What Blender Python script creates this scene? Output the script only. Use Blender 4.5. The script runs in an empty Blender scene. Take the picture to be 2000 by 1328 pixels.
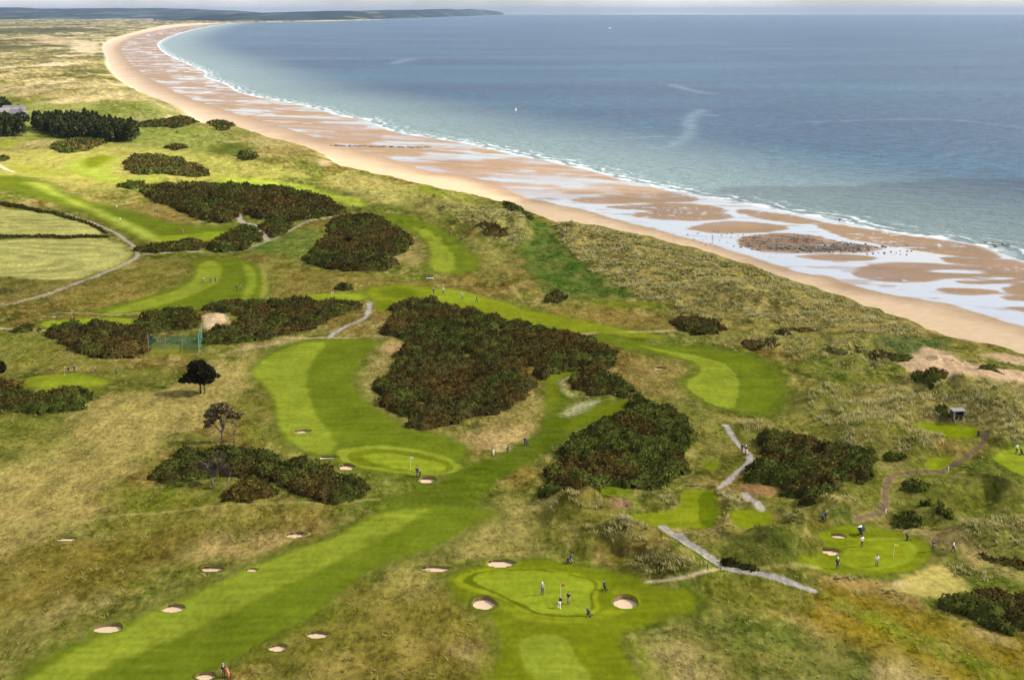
import bpy, bmesh, math, random
import numpy as np
from mathutils import Vector, Matrix, noise as mnoise
R = math.radians
rng = np.random.default_rng(7)
random.seed(7)
SC = bpy.context.scene
COL = SC.collection

# ------------------------------------------------------------------ camera geometry
CAMZ = 80.0
FPX = 2400.0                       # focal length in pixels of the 2000-wide frame
PITCH = math.atan(642.0 / FPX)
SP, CP = math.sin(PITCH), math.cos(PITCH)

def ray(px, py):
    px = np.asarray(px, float); py = np.asarray(py, float)
    u = (px - 1000) / FPX; v = (664 - py) / FPX
    return u, CP + v * SP, -SP + v * CP          # world x, y, z

def plane_xy(px, py, z):
    dx, dy, dz = ray(px, py)
    t = (np.asarray(z) - CAMZ) / np.minimum(dz, -1e-4)
    return dx * t, dy * t

# ------------------------------------------------------------------ noise
def _h(ix, iy, seed):
    n = (ix.astype(np.int64) * 374761393 + iy.astype(np.int64) * 668265263 + seed * 974711) & 0xffffffff
    n = ((n ^ (n >> 13)) * 1274126177) & 0xffffffff
    n = (n ^ (n >> 16)) & 0xffffffff
    return n.astype(float) / 4294967295.0

def pn(x, y, seed=0):
    xi = np.floor(x); yi = np.floor(y)
    fx = x - xi; fy = y - yi
    ux = fx * fx * fx * (fx * (fx * 6 - 15) + 10); uy = fy * fy * fy * (fy * (fy * 6 - 15) + 10)
    xi = xi.astype(np.int64); yi = yi.astype(np.int64)
    def g(a, b, dx, dy):
        t = _h(a, b, seed) * 6.2831853
        return np.cos(t) * dx + np.sin(t) * dy
    n00 = g(xi, yi, fx, fy); n10 = g(xi + 1, yi, fx - 1, fy)
    n01 = g(xi, yi + 1, fx, fy - 1); n11 = g(xi + 1, yi + 1, fx - 1, fy - 1)
    a = n00 + ux * (n10 - n00); b = n01 + ux * (n11 - n01)
    return (a + uy * (b - a)) * 1.5

def fbm(x, y, o=3, seed=0, gain=0.5):
    s = 0.0; a = 1.0; t = 0.0
    for i in range(o):
        s = s + a * pn(x, y, seed + i * 17); t += a
        a *= gain; x = x * 2.03 + 11.3; y = y * 2.03 - 7.1
    return s / t

def sstep(a, b, x):
    t = np.clip((x - a) / (b - a), 0, 1)
    return t * t * (3 - 2 * t)

# ------------------------------------------------------------------ polygons
def chaikin(P, n=2, closed=True):
    P = np.asarray(P, float)
    for _ in range(n):
        if closed:
            Q = np.roll(P, -1, 0)
            P = np.stack([P * .75 + Q * .25, P * .25 + Q * .75], 1).reshape(-1, 2)
        else:
            A, B = P[:-1], P[1:]
            M = np.stack([A * .75 + B * .25, A * .25 + B * .75], 1).reshape(-1, 2)
            P = np.concatenate([P[:1], M, P[-1:]])
    return P

def seg_dist(X, Y, P, closed=True):
    d = np.full(X.shape, 1e18)
    n = len(P)
    for i in range(n if closed else n - 1):
        ax, ay = P[i]; bx, by = P[(i + 1) % n]
        ex, ey = bx - ax, by - ay
        L = ex * ex + ey * ey + 1e-12
        t = np.clip(((X - ax) * ex + (Y - ay) * ey) / L, 0, 1)
        qx = X - ax - t * ex; qy = Y - ay - t * ey
        np.minimum(d, qx * qx + qy * qy, out=d)
    return np.sqrt(d)

def inside(X, Y, P):
    c = np.zeros(X.shape, bool)
    n = len(P)
    for i in range(n):
        ax, ay = P[i]; bx, by = P[(i + 1) % n]
        if ay == by: continue
        m = (ay > Y) != (by > Y)
        c ^= m & (X < (bx - ax) * (Y - ay) / (by - ay) + ax)
    return c

def sdf(X, Y, P, margin=1e9):
    """signed distance, positive inside; -1e9 where far outside"""
    out = np.full(X.shape, -1e9)
    lo = P.min(0) - margin; hi = P.max(0) + margin
    m = (X > lo[0]) & (X < hi[0]) & (Y > lo[1]) & (Y < hi[1])
    if m.any():
        x, y = X[m], Y[m]
        d = seg_dist(x, y, P)
        out[m] = np.where(inside(x, y, P), d, -d)
    return out

def lin(c):
    c = np.asarray(c, float) / 255
    return np.where(c <= 0.04045, c / 12.92, ((c + 0.055) / 1.055) ** 2.4)

GAIN = 0.47
def alb(r, g, b, k=1.0):
    return lin((r, g, b)) * GAIN * k

# ------------------------------------------------------------------ object helpers
def link(o, parent=None):
    COL.objects.link(o)
    if parent is not None: o.parent = parent
    return o

def tag(o, label=None, cat=None, group=None, kind=None):
    if label: o['label'] = label
    if cat: o['category'] = cat
    if group: o['group'] = group
    if kind: o['kind'] = kind
    return o

def empty(name, loc, rz=0.0):
    o = bpy.data.objects.new(name, None)
    o.location = loc; o.rotation_euler = (0, 0, rz); o.empty_display_size = .3
    return link(o)

def np_mesh(name, V, F, mats=(), attrs=None, smooth=False, normals=None, midx=None):
    """V (n,3); F (m,k) constant k"""
    V = np.asarray(V, np.float32); F = np.asarray(F, np.int32)
    me = bpy.data.meshes.new(name)
    k = F.shape[1]
    me.vertices.add(len(V)); me.loops.add(F.size); me.polygons.add(len(F))
    me.vertices.foreach_set('co', V.ravel())
    me.loops.foreach_set('vertex_index', F.ravel())
    me.polygons.foreach_set('loop_start', np.arange(0, F.size, k, dtype=np.int32))
    me.polygons.foreach_set('use_smooth', np.full(len(F), smooth))
    if midx is not None: me.polygons.foreach_set('material_index', np.asarray(midx, np.int32))
    for m in mats: me.materials.append(m)
    for an, (typ, data) in (attrs or {}).items():
        if typ == 'COL':
            a = me.attributes.new(an, 'FLOAT_COLOR', 'POINT')
            c = np.ones((len(V), 4), np.float32); c[:, :3] = data
            a.data.foreach_set('color', c.ravel())
        else:
            a = me.attributes.new(an, 'FLOAT', 'POINT')
            a.data.foreach_set('value', np.asarray(data, np.float32))
    me.update(calc_edges=True)
    me.validate()
    if normals is not None:
        me.normals_split_custom_set_from_vertices(np.asarray(normals, np.float32))
    return me

def mesh_obj(name, me, parent=None):
    return link(bpy.data.objects.new(name, me), parent)

class MB:
    """collects simple solids into one mesh"""
    def __init__(s): s.v = []; s.f = []; s.mi = []; s.m = 0
    def add(s, vs, fs):
        b = len(s.v); s.v += [tuple(v) for v in vs]
        s.f += [tuple(i + b for i in f) for f in fs]; s.mi += [s.m] * len(fs)
        return s
    def box(s, c, d, rz=0):
        x, y, z = (q / 2 for q in d); cs, sn = math.cos(rz), math.sin(rz)
        vs = []
        for sx, sy, sz in ((-1,-1,-1),(1,-1,-1),(1,1,-1),(-1,1,-1),(-1,-1,1),(1,-1,1),(1,1,1),(-1,1,1)):
            a, b = sx * x, sy * y
            vs.append((c[0] + a * cs - b * sn, c[1] + a * sn + b * cs, c[2] + sz * z))
        return s.add(vs, [(0,3,2,1),(4,5,6,7),(0,1,5,4),(1,2,6,5),(2,3,7,6),(3,0,4,7)])
    def tube(s, pts, rad, n=8, cap=True):
        pts = [Vector(p) for p in pts]
        if not hasattr(rad, '__len__'): rad = [rad] * len(pts)
        vs = []; fs = []
        for i, p in enumerate(pts):
            d = (pts[min(i + 1, len(pts) - 1)] - pts[max(i - 1, 0)]).normalized()
            a = d.orthogonal().normalized() if abs(d.z) > .95 else d.cross(Vector((0, 0, 1))).normalized()
            b = d.cross(a)
            for k in range(n):
                t = 2 * math.pi * k / n
                vs.append(p + (a * math.cos(t) + b * math.sin(t)) * rad[i])
        for i in range(len(pts) - 1):
            for k in range(n):
                fs.append((i*n+k, i*n+(k+1)%n, (i+1)*n+(k+1)%n, (i+1)*n+k))
        if cap:
            fs.append(tuple(range(n))[::-1]); fs.append(tuple((len(pts)-1)*n + k for k in range(n)))
        return s.add(vs, fs)
    def lathe(s, prof, c=(0,0,0), n=14):
        vs = []; fs = []
        for r, z in prof:
            for k in range(n):
                t = 2*math.pi*k/n
                vs.append((c[0]+r*math.cos(t), c[1]+r*math.sin(t), c[2]+z))
        for i in range(len(prof)-1):
            for k in range(n):
                fs.append((i*n+k, i*n+(k+1)%n, (i+1)*n+(k+1)%n, (i+1)*n+k))
        fs.append(tuple(range(n))[::-1]); fs.append(tuple((len(prof)-1)*n+k for k in range(n)))
        return s.add(vs, fs)
    def mesh(s, name, mats, smooth=False):
        me = bpy.data.meshes.new(name); me.from_pydata(s.v, [], s.f)
        for m in (mats if isinstance(mats, (list, tuple)) else [mats]): me.materials.append(m)
        me.polygons.foreach_set('material_index', s.mi)
        me.polygons.foreach_set('use_smooth', [smooth] * len(s.f))
        me.update(); return me
    def build(s, name, mats, parent=None, smooth=False):
        return mesh_obj(name, s.mesh(name, mats, smooth), parent)

# ------------------------------------------------------------------ materials
def mat_new(name):
    m = bpy.data.materials.new(name); m.use_nodes = True
    nt = m.node_tree; nt.nodes.clear()
    return m, nt
def N(nt, t, **k):
    n = nt.nodes.new(t)
    for a, b in k.items():
        if a == 'ins':
            for i, v in b.items(): n.inputs[i].default_value = v
        else: setattr(n, a, b)
    return n
def L(nt, a, b): nt.links.new(a, b)

def plain(name, rgb, rough=.7, metal=0., var=.12, scale=8.):
    """plain painted / cloth / timber surface with a little procedural variation"""
    m, nt = mat_new(name)
    out = N(nt, 'ShaderNodeOutputMaterial'); b = N(nt, 'ShaderNodeBsdfPrincipled')
    no = N(nt, 'ShaderNodeTexNoise', ins={'Scale': scale, 'Detail': 3.})
    tc = N(nt, 'ShaderNodeTexCoord'); L(nt, tc.outputs['Object'], no.inputs['Vector'])
    mr = N(nt, 'ShaderNodeMapRange', ins={1: .25, 2: .75, 3: 1 - var, 4: 1 + var}); L(nt, no.outputs[0], mr.inputs[0])
    mx = N(nt, 'ShaderNodeMix', data_type='RGBA', blend_type='MULTIPLY', ins={0: 1.})
    mx.inputs[6].default_value = (*rgb, 1); L(nt, mr.outputs[0], mx.inputs[7])
    L(nt, mx.outputs[2], b.inputs['Base Color'])
    b.inputs['Roughness'].default_value = rough; b.inputs['Metallic'].default_value = metal
    L(nt, b.outputs[0], out.inputs[0])
    return m

def veg_mat(name, var=.35, scale=1.2, transl=.15, bump=0.):
    """leafy surface: colour attribute times procedural variation"""
    m, nt = mat_new(name)
    out = N(nt, 'ShaderNodeOutputMaterial')
    at = N(nt, 'ShaderNodeAttribute', attribute_name='Col')
    ge = N(nt, 'ShaderNodeNewGeometry')
    no = N(nt, 'ShaderNodeTexNoise', ins={'Scale': scale, 'Detail': 4., 'Roughness': .65}); L(nt, ge.outputs['Position'], no.inputs['Vector'])
    mr = N(nt, 'ShaderNodeMapRange', ins={1: .3, 2: .7, 3: 1 - var, 4: 1 + var}); L(nt, no.outputs[0], mr.inputs[0])
    mx = N(nt, 'ShaderNodeMix', data_type='RGBA', blend_type='MULTIPLY', ins={0: 1.})
    L(nt, at.outputs['Color'], mx.inputs[6]); L(nt, mr.outputs[0], mx.inputs[7])
    d = N(nt, 'ShaderNodeBsdfDiffuse'); t = N(nt, 'ShaderNodeBsdfTranslucent')
    L(nt, mx.outputs[2], d.inputs[0]); L(nt, mx.outputs[2], t.inputs[0])
    ms = N(nt, 'ShaderNodeMixShader', ins={0: transl}); L(nt, d.outputs[0], ms.inputs[1]); L(nt, t.outputs[0], ms.inputs[2])
    L(nt, ms.outputs[0], out.inputs[0])
    return m
# ------------------------------------------------------------------ traced outlines (photo pixels -> ground)
CREST = [(2900,1010),(2500,850),(2200,760),(2000,692),(1895,668),(1825,654),(1755,626),(1685,601),(1615,570),(1580,560),(1510,538),(1440,512),(1370,488),(1300,474),(1245,458),(1175,443),(1105,432),(1084,436),(1056,427),(1017,409),(975,395),(930,381),(860,371),(797,353),(751,345),(695,331),(640,318),(623,308),(609,294),(574,280),(525,270),(490,257),(430,240),(396,241),(345,238),(356,224),(332,203),(298,191),(259,175),(238,165),(210,143),(194,122),(196,105),(189,84),(210,72),(266,58),(322,46.5),(400,43.5),(465,42.2),(560,41.2),(700,38.6),(850,34),(985,29.2)]
WATER = [(2900,760),(2600,690),(2300,600),(2100,540),(1965,497),(1926,480),(1895,474),(1825,463),(1755,454),(1685,441),(1650,432),(1580,420),(1475,401),(1412,388),(1345,376),(1315,373),(1280,364),(1224,353),(1182,339),(1150,331),(1105,322),(1063,311),(1035,308),(982,296),(916,280),(846,269),(783,261),(737,246),(715,232),(665,227),(623,213),(560,199),(500,189),(458,178),(448,166),(396,150),(406,143),(378,130),(336,112),(315,100),(305,84),(336,70),(378,58),(420,50),(466,44.2),(560,41.4),(700,38.8),(850,34.2),(985,29.4)]
CHAN = [(2900,960),(2500,800),(2200,700),(2000,640),(1930,622),(1888,610),(1853,596),(1790,589),(1702,575),(1650,559),(1615,544),(1573,542),(1510,523),(1440,498),(1387,481),(1335,468),(1280,451),(1210,434),(1140,413),(1070,399),(1017,388),(986,371),(947,353),(895,345),(846,340),(790,322),(716,299),(660,285),(600,265),(520,240),(430,215),(360,190),(310,165),(270,140),(240,110),(235,90),(270,70),(340,55),(420,47),(466,44.4)]
cx, cy = plane_xy(*np.array(CREST).T, 9.0); CRW = chaikin(np.stack([cx, cy], 1), 1, False)
wx, wy = plane_xy(*np.array(WATER).T, 0.3); WAW = chaikin(np.stack([wx, wy], 1), 1, False)
hx, hy = plane_xy(*np.array(CHAN).T, 1.2); CHW = chaikin(np.stack([hx, hy], 1), 1, False)
FARC = [(90000, 40000), (90000, -3000)]
def side_poly(P): return np.concatenate([np.array([[P[0, 0] + 200, -3000.]]), P, np.array(FARC)])
CRP, WAP = side_poly(CRW), side_poly(WAW)

def sd_line(X, Y, line, poly):
    d = seg_dist(X, Y, line, False)
    return np.where(inside(X, Y, poly), d, -d)

def flatpoly(P, z=8.0):
    x, y = plane_xy(*np.array(P, float).T, z); return chaikin(np.stack([x, y], 1), 2)

DUNELAND = flatpoly([(1280,600),(1500,640),(1755,645),(2000,705),(2400,830),(2500,1250),(2000,1150),(1830,1010),(1720,890),(1640,860),(1560,820),(1540,760),(1500,700),(1400,668)])
DUNE2 = flatpoly([(1050,960),(1250,950),(1420,940),(1560,990),(1640,1010),(1600,1110),(1440,1100),(1200,1130),(1030,1040)])
FARDUNE = flatpoly([(-400,90),(189,84),(200,150),(330,210),(340,235),(250,225),(60,215),(-400,220)])
# explicit mounds: (px, py, half-width px, half-depth px, height m)
MOUNDS = [(1305,1100,85,26,2.6),(1205,1042,75,16,2.0),(1120,980,70,18,2.0),(1530,1070,75,32,2.6),(1640,990,70,22,2.6),
          (1700,850,70,22,2.2),(1890,765,100,20,2.4),(1600,775,60,14,1.6),(1950,800,60,22,2.5),(1500,830,60,12,1.5),
          (1900,1050,90,22,2.4),(1830,1000,60,18,2.0),(960,450,60,30,3.5),(1015,440,22,45,3.0),
          (1470,580,140,20,2.0),(420,625,50,14,2.2),(1960,965,70,26,1.8),(1560,1020,35,14,1.6),
          (300,350,60,10,2.0),(150,285,60,7,2.5),(860,398,60,16,2.5),(1120,450,35,22,2.5),(1422,975,16,12,1.2)]
MW = []
for (mx_, my_, hw, hd, hh) in MOUNDS:
    x0, y0 = plane_xy(mx_, my_, 8.5); x1, _ = plane_xy(mx_ + hw, my_, 8.5); _, y1 = plane_xy(mx_, my_ - hd, 8.5)
    MW.append((float(x0), float(y0), float(x1 - x0), float(abs(y1 - y0)), hh))
FLAT_PX = [[(0,1340),(245,1218),(525,1090),(748,998),(850,945),(735,860),(540,860),(490,730),(600,660),(730,660),(690,745),(800,842),(905,868),(960,1000),(870,1055),(670,1150),(385,1315)],
           [(870,1135),(923,1095),(1017,1090),(1250,1125),(1300,1160),(1250,1200),(1170,1340),(1040,1340),(965,1192)],
           [(1600,1050),(1640,1025),(1772,1041),(1825,1069),(1807,1101),(1700,1125),(1580,1100)],
           [(1240,665),(1475,690),(1530,750),(1510,808),(1387,790),(1332,745),(1362,712)],
           [(1760,815),(1920,820),(1930,858),(1860,864),(1800,848)],[(1925,890),(1955,872),(2120,862),(2120,955),(1990,935)],[(1205,998),(1330,950),(1408,950),(1412,1034),(1320,1036),(1215,1024)],[(1422,990),(1512,990),(1520,1022),(1440,1034)],[(1795,910),(1815,884),(1880,885),(1848,922)],
           [(1912,838),(1942,836),(1928,880),(1882,916),(1842,930),(1772,932),(1747,942),(1748,1000),(1722,1020),(1668,1024),(1662,1006),(1708,994),(1712,955),(1728,922),(1830,910),(1888,880)],
           [(1300,1028),(1370,1070),(1420,1106),(1450,1118),(1420,1122),(1350,1080)]]
FLATW = [flatpoly(p) for p in FLAT_PX]

def height(X, Y, full=False):
    X = np.asarray(X, float); Y = np.asarray(Y, float)
    sc = sd_line(X, Y, CRW, CRP)                       # + seaward of the dune crest
    dw = sd_line(X, Y, WAW, WAP)                       # + seaward of the water's edge
    far = np.clip(1 - (Y - 900) / 2500, .25, 1)
    far = np.where(Y > 900, far, 1)
    h = 7.6 + 1.5 * fbm(X / 80, Y / 80, 3, 3) + .7 * fbm(X / 19, Y / 19, 2, 5)
    dune = np.exp(-((sc + 22) / 38.) ** 2) * (sc < 0)
    dl = sstep(-8, 14, sdf(X, Y, DUNELAND, 20)) 
    d2 = sstep(-6, 8, sdf(X, Y, DUNE2, 20)) * .8
    fd = sstep(-40, 60, sdf(X, Y, FARDUNE, 80))
    w = np.clip(np.maximum(dune * .85, np.maximum(dl, d2)), 0, 1)
    rid = 1 - np.abs(fbm(X / 19 + .35 * fbm(X / 9, Y / 9, 2, 91), Y / 20, 3, 21)) * 2.6
    hum = np.clip(rid, -.5, 1.2) * 1.6 + .75 * fbm(X / 7, Y / 7, 3, 33)
    flat = np.zeros(X.shape)
    for P in FLATW: flat = np.maximum(flat, sstep(-4, 3, sdf(X, Y, P, 8)))
    h = h + w * (hum + .6) * (1 - flat) + (1 - w) * .25 * fbm(X / 6, Y / 6, 2, 8) * (1 - flat * .8) + .12 * flat * fbm(X / 9, Y / 14, 2, 81)
    h = h + fd * (5 * (1 - 2.2 * np.abs(fbm(X / 70, Y / 110, 3, 44))) + 2)
    for (a, b, sx, sy, hh) in MW:
        q = ((X - a) / sx) ** 2 + ((Y - b) / sy) ** 2
        h = h + 1.1 * hh * np.exp(-q * 1.3) * (1 + .25 * fbm(X / 4, Y / 4, 2, 55)) * (1 - .9 * flat)
    cz = 9.0 + .5 * fbm(X / 14, Y / 14, 2, 66)
    k = sstep(-16, -1, sc)
    h = h * (1 - k) + cz * k
    h = 2.6 + (h - 2.6) * np.where(Y > 900, far, 1)
    bw = np.maximum(-dw, 0)
    t = bw / (bw + np.maximum(sc - 14, .01))
    beach = np.where(dw < 0, 2.6 * np.clip(t, 0, 1), -.04 * np.minimum(dw, 60))
    k2 = sstep(0, 14, sc + 1.5 * fbm(X / 6, Y / 6, 2, 12) + 4 * fbm(X / 17, Y / 17, 2, 14) * np.clip(sc / 6, 0, 1))
    h = h * (1 - k2) + beach * k2
    if full: return h, sc, dw
    return h

def to_world(P, it=7):
    """photo pixels -> points on the ground"""
    P = np.asarray(P, float).reshape(-1, 2)
    z = np.full(len(P), 8.0)
    for i in range(it):
        x, y = plane_xy(P[:, 0], P[:, 1], z)
        z = z * .35 + .65 * height(x, y)
    x, y = plane_xy(P[:, 0], P[:, 1], z)
    return np.stack([x, y, height(x, y)], 1)
def gp(px, py): return to_world([(px, py)])[0]
def gpoly(P, smooth=2): return chaikin(to_world(P)[:, :2], smooth)
def bpoly(P, z=1.0, smooth=2):
    x, y = plane_xy(*np.array(P, float).T, z); return chaikin(np.stack([x, y], 1), smooth)
def gline(P): return chaikin(to_world(P)[:, :2], 2, False)
# ------------------------------------------------------------------ terrain grid
def steps(a, b, s): return list(np.arange(a, b, s))
xs_in = steps(-150, 2150, 2.6)
lm = [-150 - 12 * (1.22 ** i - 1) / .22 for i in range(1, 24)][::-1]
rm = [2150 + 12 * (1.22 ** i - 1) / .22 for i in range(1, 24)]
GX = np.array(lm + xs_in + rm)
GY = np.array(steps(37.5, 60, .5) + steps(60, 120, 1.0) + steps(120, 300, 1.5) + steps(300, 1345, 2.1) + steps(1345, 1900, 12))
PX, PY = np.meshgrid(GX, GY)
TX, TY = plane_xy(PX, PY, 8.0)
nr, nc = TX.shape
TX = TX.ravel(); TY = TY.ravel()
TZ, TSC, TDW = height(TX, TY, True)

# ------------------------------------------------------------------ what grows or lies where
def mixc(base, col, w):
    w = np.clip(w, 0, 1)[:, None]
    return base * (1 - w) + np.asarray(col) * w

n1 = fbm(TX / 34, TY / 52, 4, 101); n2 = fbm(TX / 13, TY / 22, 4, 111); n3 = fbm(TX / 60, TY / 85, 3, 121); n4 = fbm(TX / 5, TY / 8, 3, 131)
OLIVE, STRAW, GREEN, RUST, DARKG = alb(102,106,36), alb(156,142,82), alb(90,106,28), alb(112,90,38), alb(74,86,24)
COLR = np.tile(OLIVE, (len(TX), 1))
COLR = mixc(COLR, GREEN, sstep(-.05, .4, n3 + .4 * n4) * .7)
n5 = fbm(TX / 1.7, TY / 2.4, 3, 137)
COLR = mixc(COLR, GREEN, sstep(-.05, .2, n3 + .3 * n4) * .85)
COLR = mixc(COLR, RUST, sstep(-.02, .25, n1 + .3 * n4) * .85)
COLR = mixc(COLR, STRAW, sstep(.2, .46, n2 + .5 * n4 - .25 * n3) * .75)
COLR = mixc(COLR, DARKG, sstep(.08, .34, -n2 + .35 * n4) * .7)
n6 = fbm(TX / .62, TY / 1.0, 2, 138)
COLR = COLR * np.clip(1 + .75 * n5 + .35 * n6, .45, 1.9)[:, None]
COLR = mixc(COLR, STRAW, sstep(.16, .34, n5 + .4 * n4) * .5)
ROUGH = np.ones(len(TX))
IDV = np.zeros(len(TX), np.int32)
OBJ = {}                                   # id -> (name, label, category, kind, material key)

def soft(P, col, w=.8, f=4., rag=1.5, rough=None, nz=0., seed=0, ns=7.):
    """a patch of ground of another growth, with a ragged soft edge"""
    G = gpoly(P)
    s = sdf(TX, TY, G, f + rag * 2)
    m = s > -(f + rag * 2)
    if not m.any(): return
    x, y = TX[m], TY[m]
    s = s[m] + rag * fbm(x / (2.2 * rag + 1), y / (2.2 * rag + 1), 3, 200 + seed) * 1.6
    a = sstep(-f, f, s) * w
    if nz: a = a * np.clip(1 - nz + nz * 2 * (fbm(x / ns, y / (ns * 1.5), 3, 300 + seed) + .5), 0, 1)
    COLR[m] = mixc(COLR[m], col, a)
    if rough is not None: ROUGH[m] = ROUGH[m] * (1 - a) + rough * a

NEXT = [10]
def mown(P, col, name=None, label=None, cat=None, f=.35, border=0., bcol=None, rough=.12, w=1., rag=.25, seed=0, matk='turf'):
    if name == 'tee': rag = .06; f = f * .6
    G = gpoly(P, 1 if name == 'tee' else 2); mar = border + f + 2
    s = sdf(TX, TY, G, mar); m = s > -mar
    if not m.any(): return
    x, y = TX[m], TY[m]
    f = 1.7 * f * np.clip(y / 260, .7, 6)
    s = s[m] + .5 * f * fbm(x / 9, y / 12, 2, 405) + rag * 1.5 * fbm(x / 2.5, y / 3.5, 2, 400 + seed)
    c = COLR[m]; r = ROUGH[m]
    if border:
        b = sstep(-border * 1.25, -border * .1, s + .5 * border * fbm(x / 11, y / 14, 2, 77) + .4 * fbm(x / 3, y / 4, 2, 78))
        c = mixc(c, bcol if bcol is not None else SEMI, b * .62); r = r * (1 - b * .5)
    a = sstep(-f, f, s) * w
    mot = 1 + .2 * fbm(x / 8, y / 7, 3, 410) + .14 * fbm(x / 1.6, y / 2.2, 2, 411) + .26 * fbm(x / 11, y / 1.3, 2, 412)
    c = mixc(c, np.asarray(col) * mot[:, None], a); r = r * (1 - a) + rough * a
    COLR[m] = c; ROUGH[m] = r
    if name:
        i = NEXT[0]; NEXT[0] += 1
        idm = IDV[m]; idm[s > 0] = i; IDV[m] = idm
        OBJ[i] = (name, label, cat, 'structure', matk)

def track(P, width, col, name=None, label=None, cat='path', f=.25, rough=.5, w=1., edge=None):
    Lw = gline(P)
    mar = width * 1.6 + 2
    lo = Lw.min(0) - mar; hi = Lw.max(0) + mar
    m = (TX > lo[0]) & (TX < hi[0]) & (TY > lo[1]) & (TY < hi[1])
    x, y = TX[m], TY[m]
    s = width / 2 - seg_dist(x, y, Lw, False) + .28 * min(1, width) * fbm(x / 1.3, y / 1.6, 3, 9) + .22 * min(1, width) * fbm(x / 6, y / 6, 2, 10)
    f = f * np.clip(y / 260, .7, 6)
    if edge is not None:
        b = sstep(-width * .45, 0, s); COLR[m] = mixc(COLR[m], edge, b * .7)
    a = sstep(-f, f, s) * w
    pc = np.asarray(col) * (1 + .22 * fbm(x / 2.5, y / 2.5, 3, 15) - .12 * np.exp(-(s / (.12 * width)) ** 2))[:, None]
    COLR[m] = mixc(COLR[m], pc, a); ROUGH[m] = ROUGH[m] * (1 - a) + rough * a
    if name:
        i = NEXT[0]; NEXT[0] += 1
        idm = IDV[m]; idm[s > 0] = i; IDV[m] = idm
        OBJ[i] = (name, label, cat, 'structure', 'turf')

# --- wide zones of growth
FARTAN, FARG = alb(204,184,132), alb(128,132,70)
m = TY > 560
k = sstep(560, 900, TY)
COLR = mixc(COLR, FARTAN, k * sstep(-.35, .3, fbm(TX / 60, TY / 120, 4, 141)) * .85)
COLR = mixc(COLR, FARG, k * sstep(.05, .4, fbm(TX / 110, TY / 260, 4, 151)) * .7)
kk = sstep(1600, 2600, TY)
COLR = mixc(COLR, alb(150,142,96), kk * .5)
kq = sstep(760, 1300, TY)
COLR = COLR * np.clip(1 - kq * (.9 * fbm(TX / 16, TY / 45, 3, 166) + .9 * fbm(TX / 5, TY / 22, 2, 167) + .08), .4, 1.5)[:, None]
COLR = mixc(COLR, alb(72,80,48), kq * sstep(.1, .3, fbm(TX / 60, TY / 150, 4, 163)) * .6)
COLR = mixc(COLR, alb(44,58,40), kk * sstep(.0, .2, fbm(TX / 200, TY / 520, 4, 161)) * .9)
COLR = mixc(COLR, alb(220,200,164), sstep(900, 1500, TY) * sstep(.16, .3, fbm(TX / 70, TY / 260, 4, 171)) * .85)
soft([(-300,58),(40,56),(150,54),(230,60),(120,66),(-300,68)], alb(40,54,40), .8, 30, 30, nz=.5, seed=77, ns=90)
soft([(-300,50),(60,48),(160,48),(150,51),(-300,54)], alb(70,86,56), .7, 40, 30, nz=.4, seed=78, ns=150)
soft([(-300,84),(20,82),(50,92),(20,104),(-300,108)], alb(84,82,58), .7, 12, 12, nz=.5, seed=79, ns=20)
soft([(-200,205),(60,200),(330,208),(400,245),(480,300),(260,300),(140,270),(-200,270)], alb(112,128,48), .8, 14, 6, nz=.35, seed=1, ns=40)
soft([(-60,300),(60,292),(240,300),(330,352),(200,380),(60,352),(-60,345)], alb(186,180,92), .55, 6, 4, nz=.35, seed=116, ns=14)
soft([(80,290),(260,285),(420,300),(560,330),(640,345),(500,350),(330,350),(120,360),(-60,330)], alb(170,166,80), .75, 8, 4, nz=.4, seed=2, ns=14)
soft([(640,335),(740,345),(860,380),(960,400),(900,420),(800,410),(700,385),(640,370)], alb(166,156,88), .7, 5, 3, nz=.3, seed=3)
soft([(0,352),(120,380),(220,415),(300,420),(200,395),(90,350)], alb(186,170,100), .6, 4, 2, seed=4)
soft([(240,395),(330,400),(380,430),(330,445),(260,420)], alb(150,128,66), .7, 4, 2, seed=5)
# pale worn strip of old fairway at the left
soft([(-60,905),(60,850),(190,775),(330,765),(470,700),(520,690),(490,760),(370,850),(290,880),(215,960),(130,1045),(-60,1110)], alb(164,148,82), .9, 2.5, 2.0, nz=.25, seed=6)
soft([(-60,835),(60,812),(150,806),(140,850),(60,900),(-60,935)], alb(98,110,32), .75, 3, 2, nz=.2, seed=7)
soft([(-40,660),(90,655),(230,710),(330,720),(360,745),(200,735),(60,720),(-40,740)], alb(128,128,50), .6, 4, 2, seed=8)
soft([(300,975),(560,985),(700,975),(560,1030),(300,1050),(180,1040)], alb(118,112,40), .7, 3, 2, nz=.3, seed=9)
soft([(30,1075),(260,1040),(390,1035),(330,1110),(180,1160),(60,1195),(-60,1240),(-60,1110)], alb(120,104,38), .8, 4, 3, nz=.4, seed=10)
soft([(390,1050),(520,1035),(600,1055),(520,1085),(420,1100),(330,1090)], alb(176,150,92), .75, 3, 2, nz=.5, seed=11, ns=4)
soft([(330,1165),(470,1095),(520,1095),(400,1150),(310,1200),(160,1230),(100,1245)], alb(160,146,84), .6, 3, 2, nz=.4, seed=12)
soft([(640,1180),(860,1120),(950,1180),(985,1270),(900,1345),(560,1345),(520,1290)], alb(130,116,44), .75, 4, 3, nz=.45, seed=13)
soft([(880,1255),(965,1262),(960,1300),(890,1285)], alb(172,150,92), .7, 2, 1.2, seed=14)
soft([(740,1110),(830,1085),(880,1140),(870,1170),(760,1165)], alb(150,140,72), .55, 3, 2, nz=.3, seed=15)
soft([(905,1000),(1025,960),(1035,1050),(1100,1085),(960,1092),(850,1090),(830,1078)], alb(164,150,82), .75, 3, 2, nz=.45, seed=16)
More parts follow.
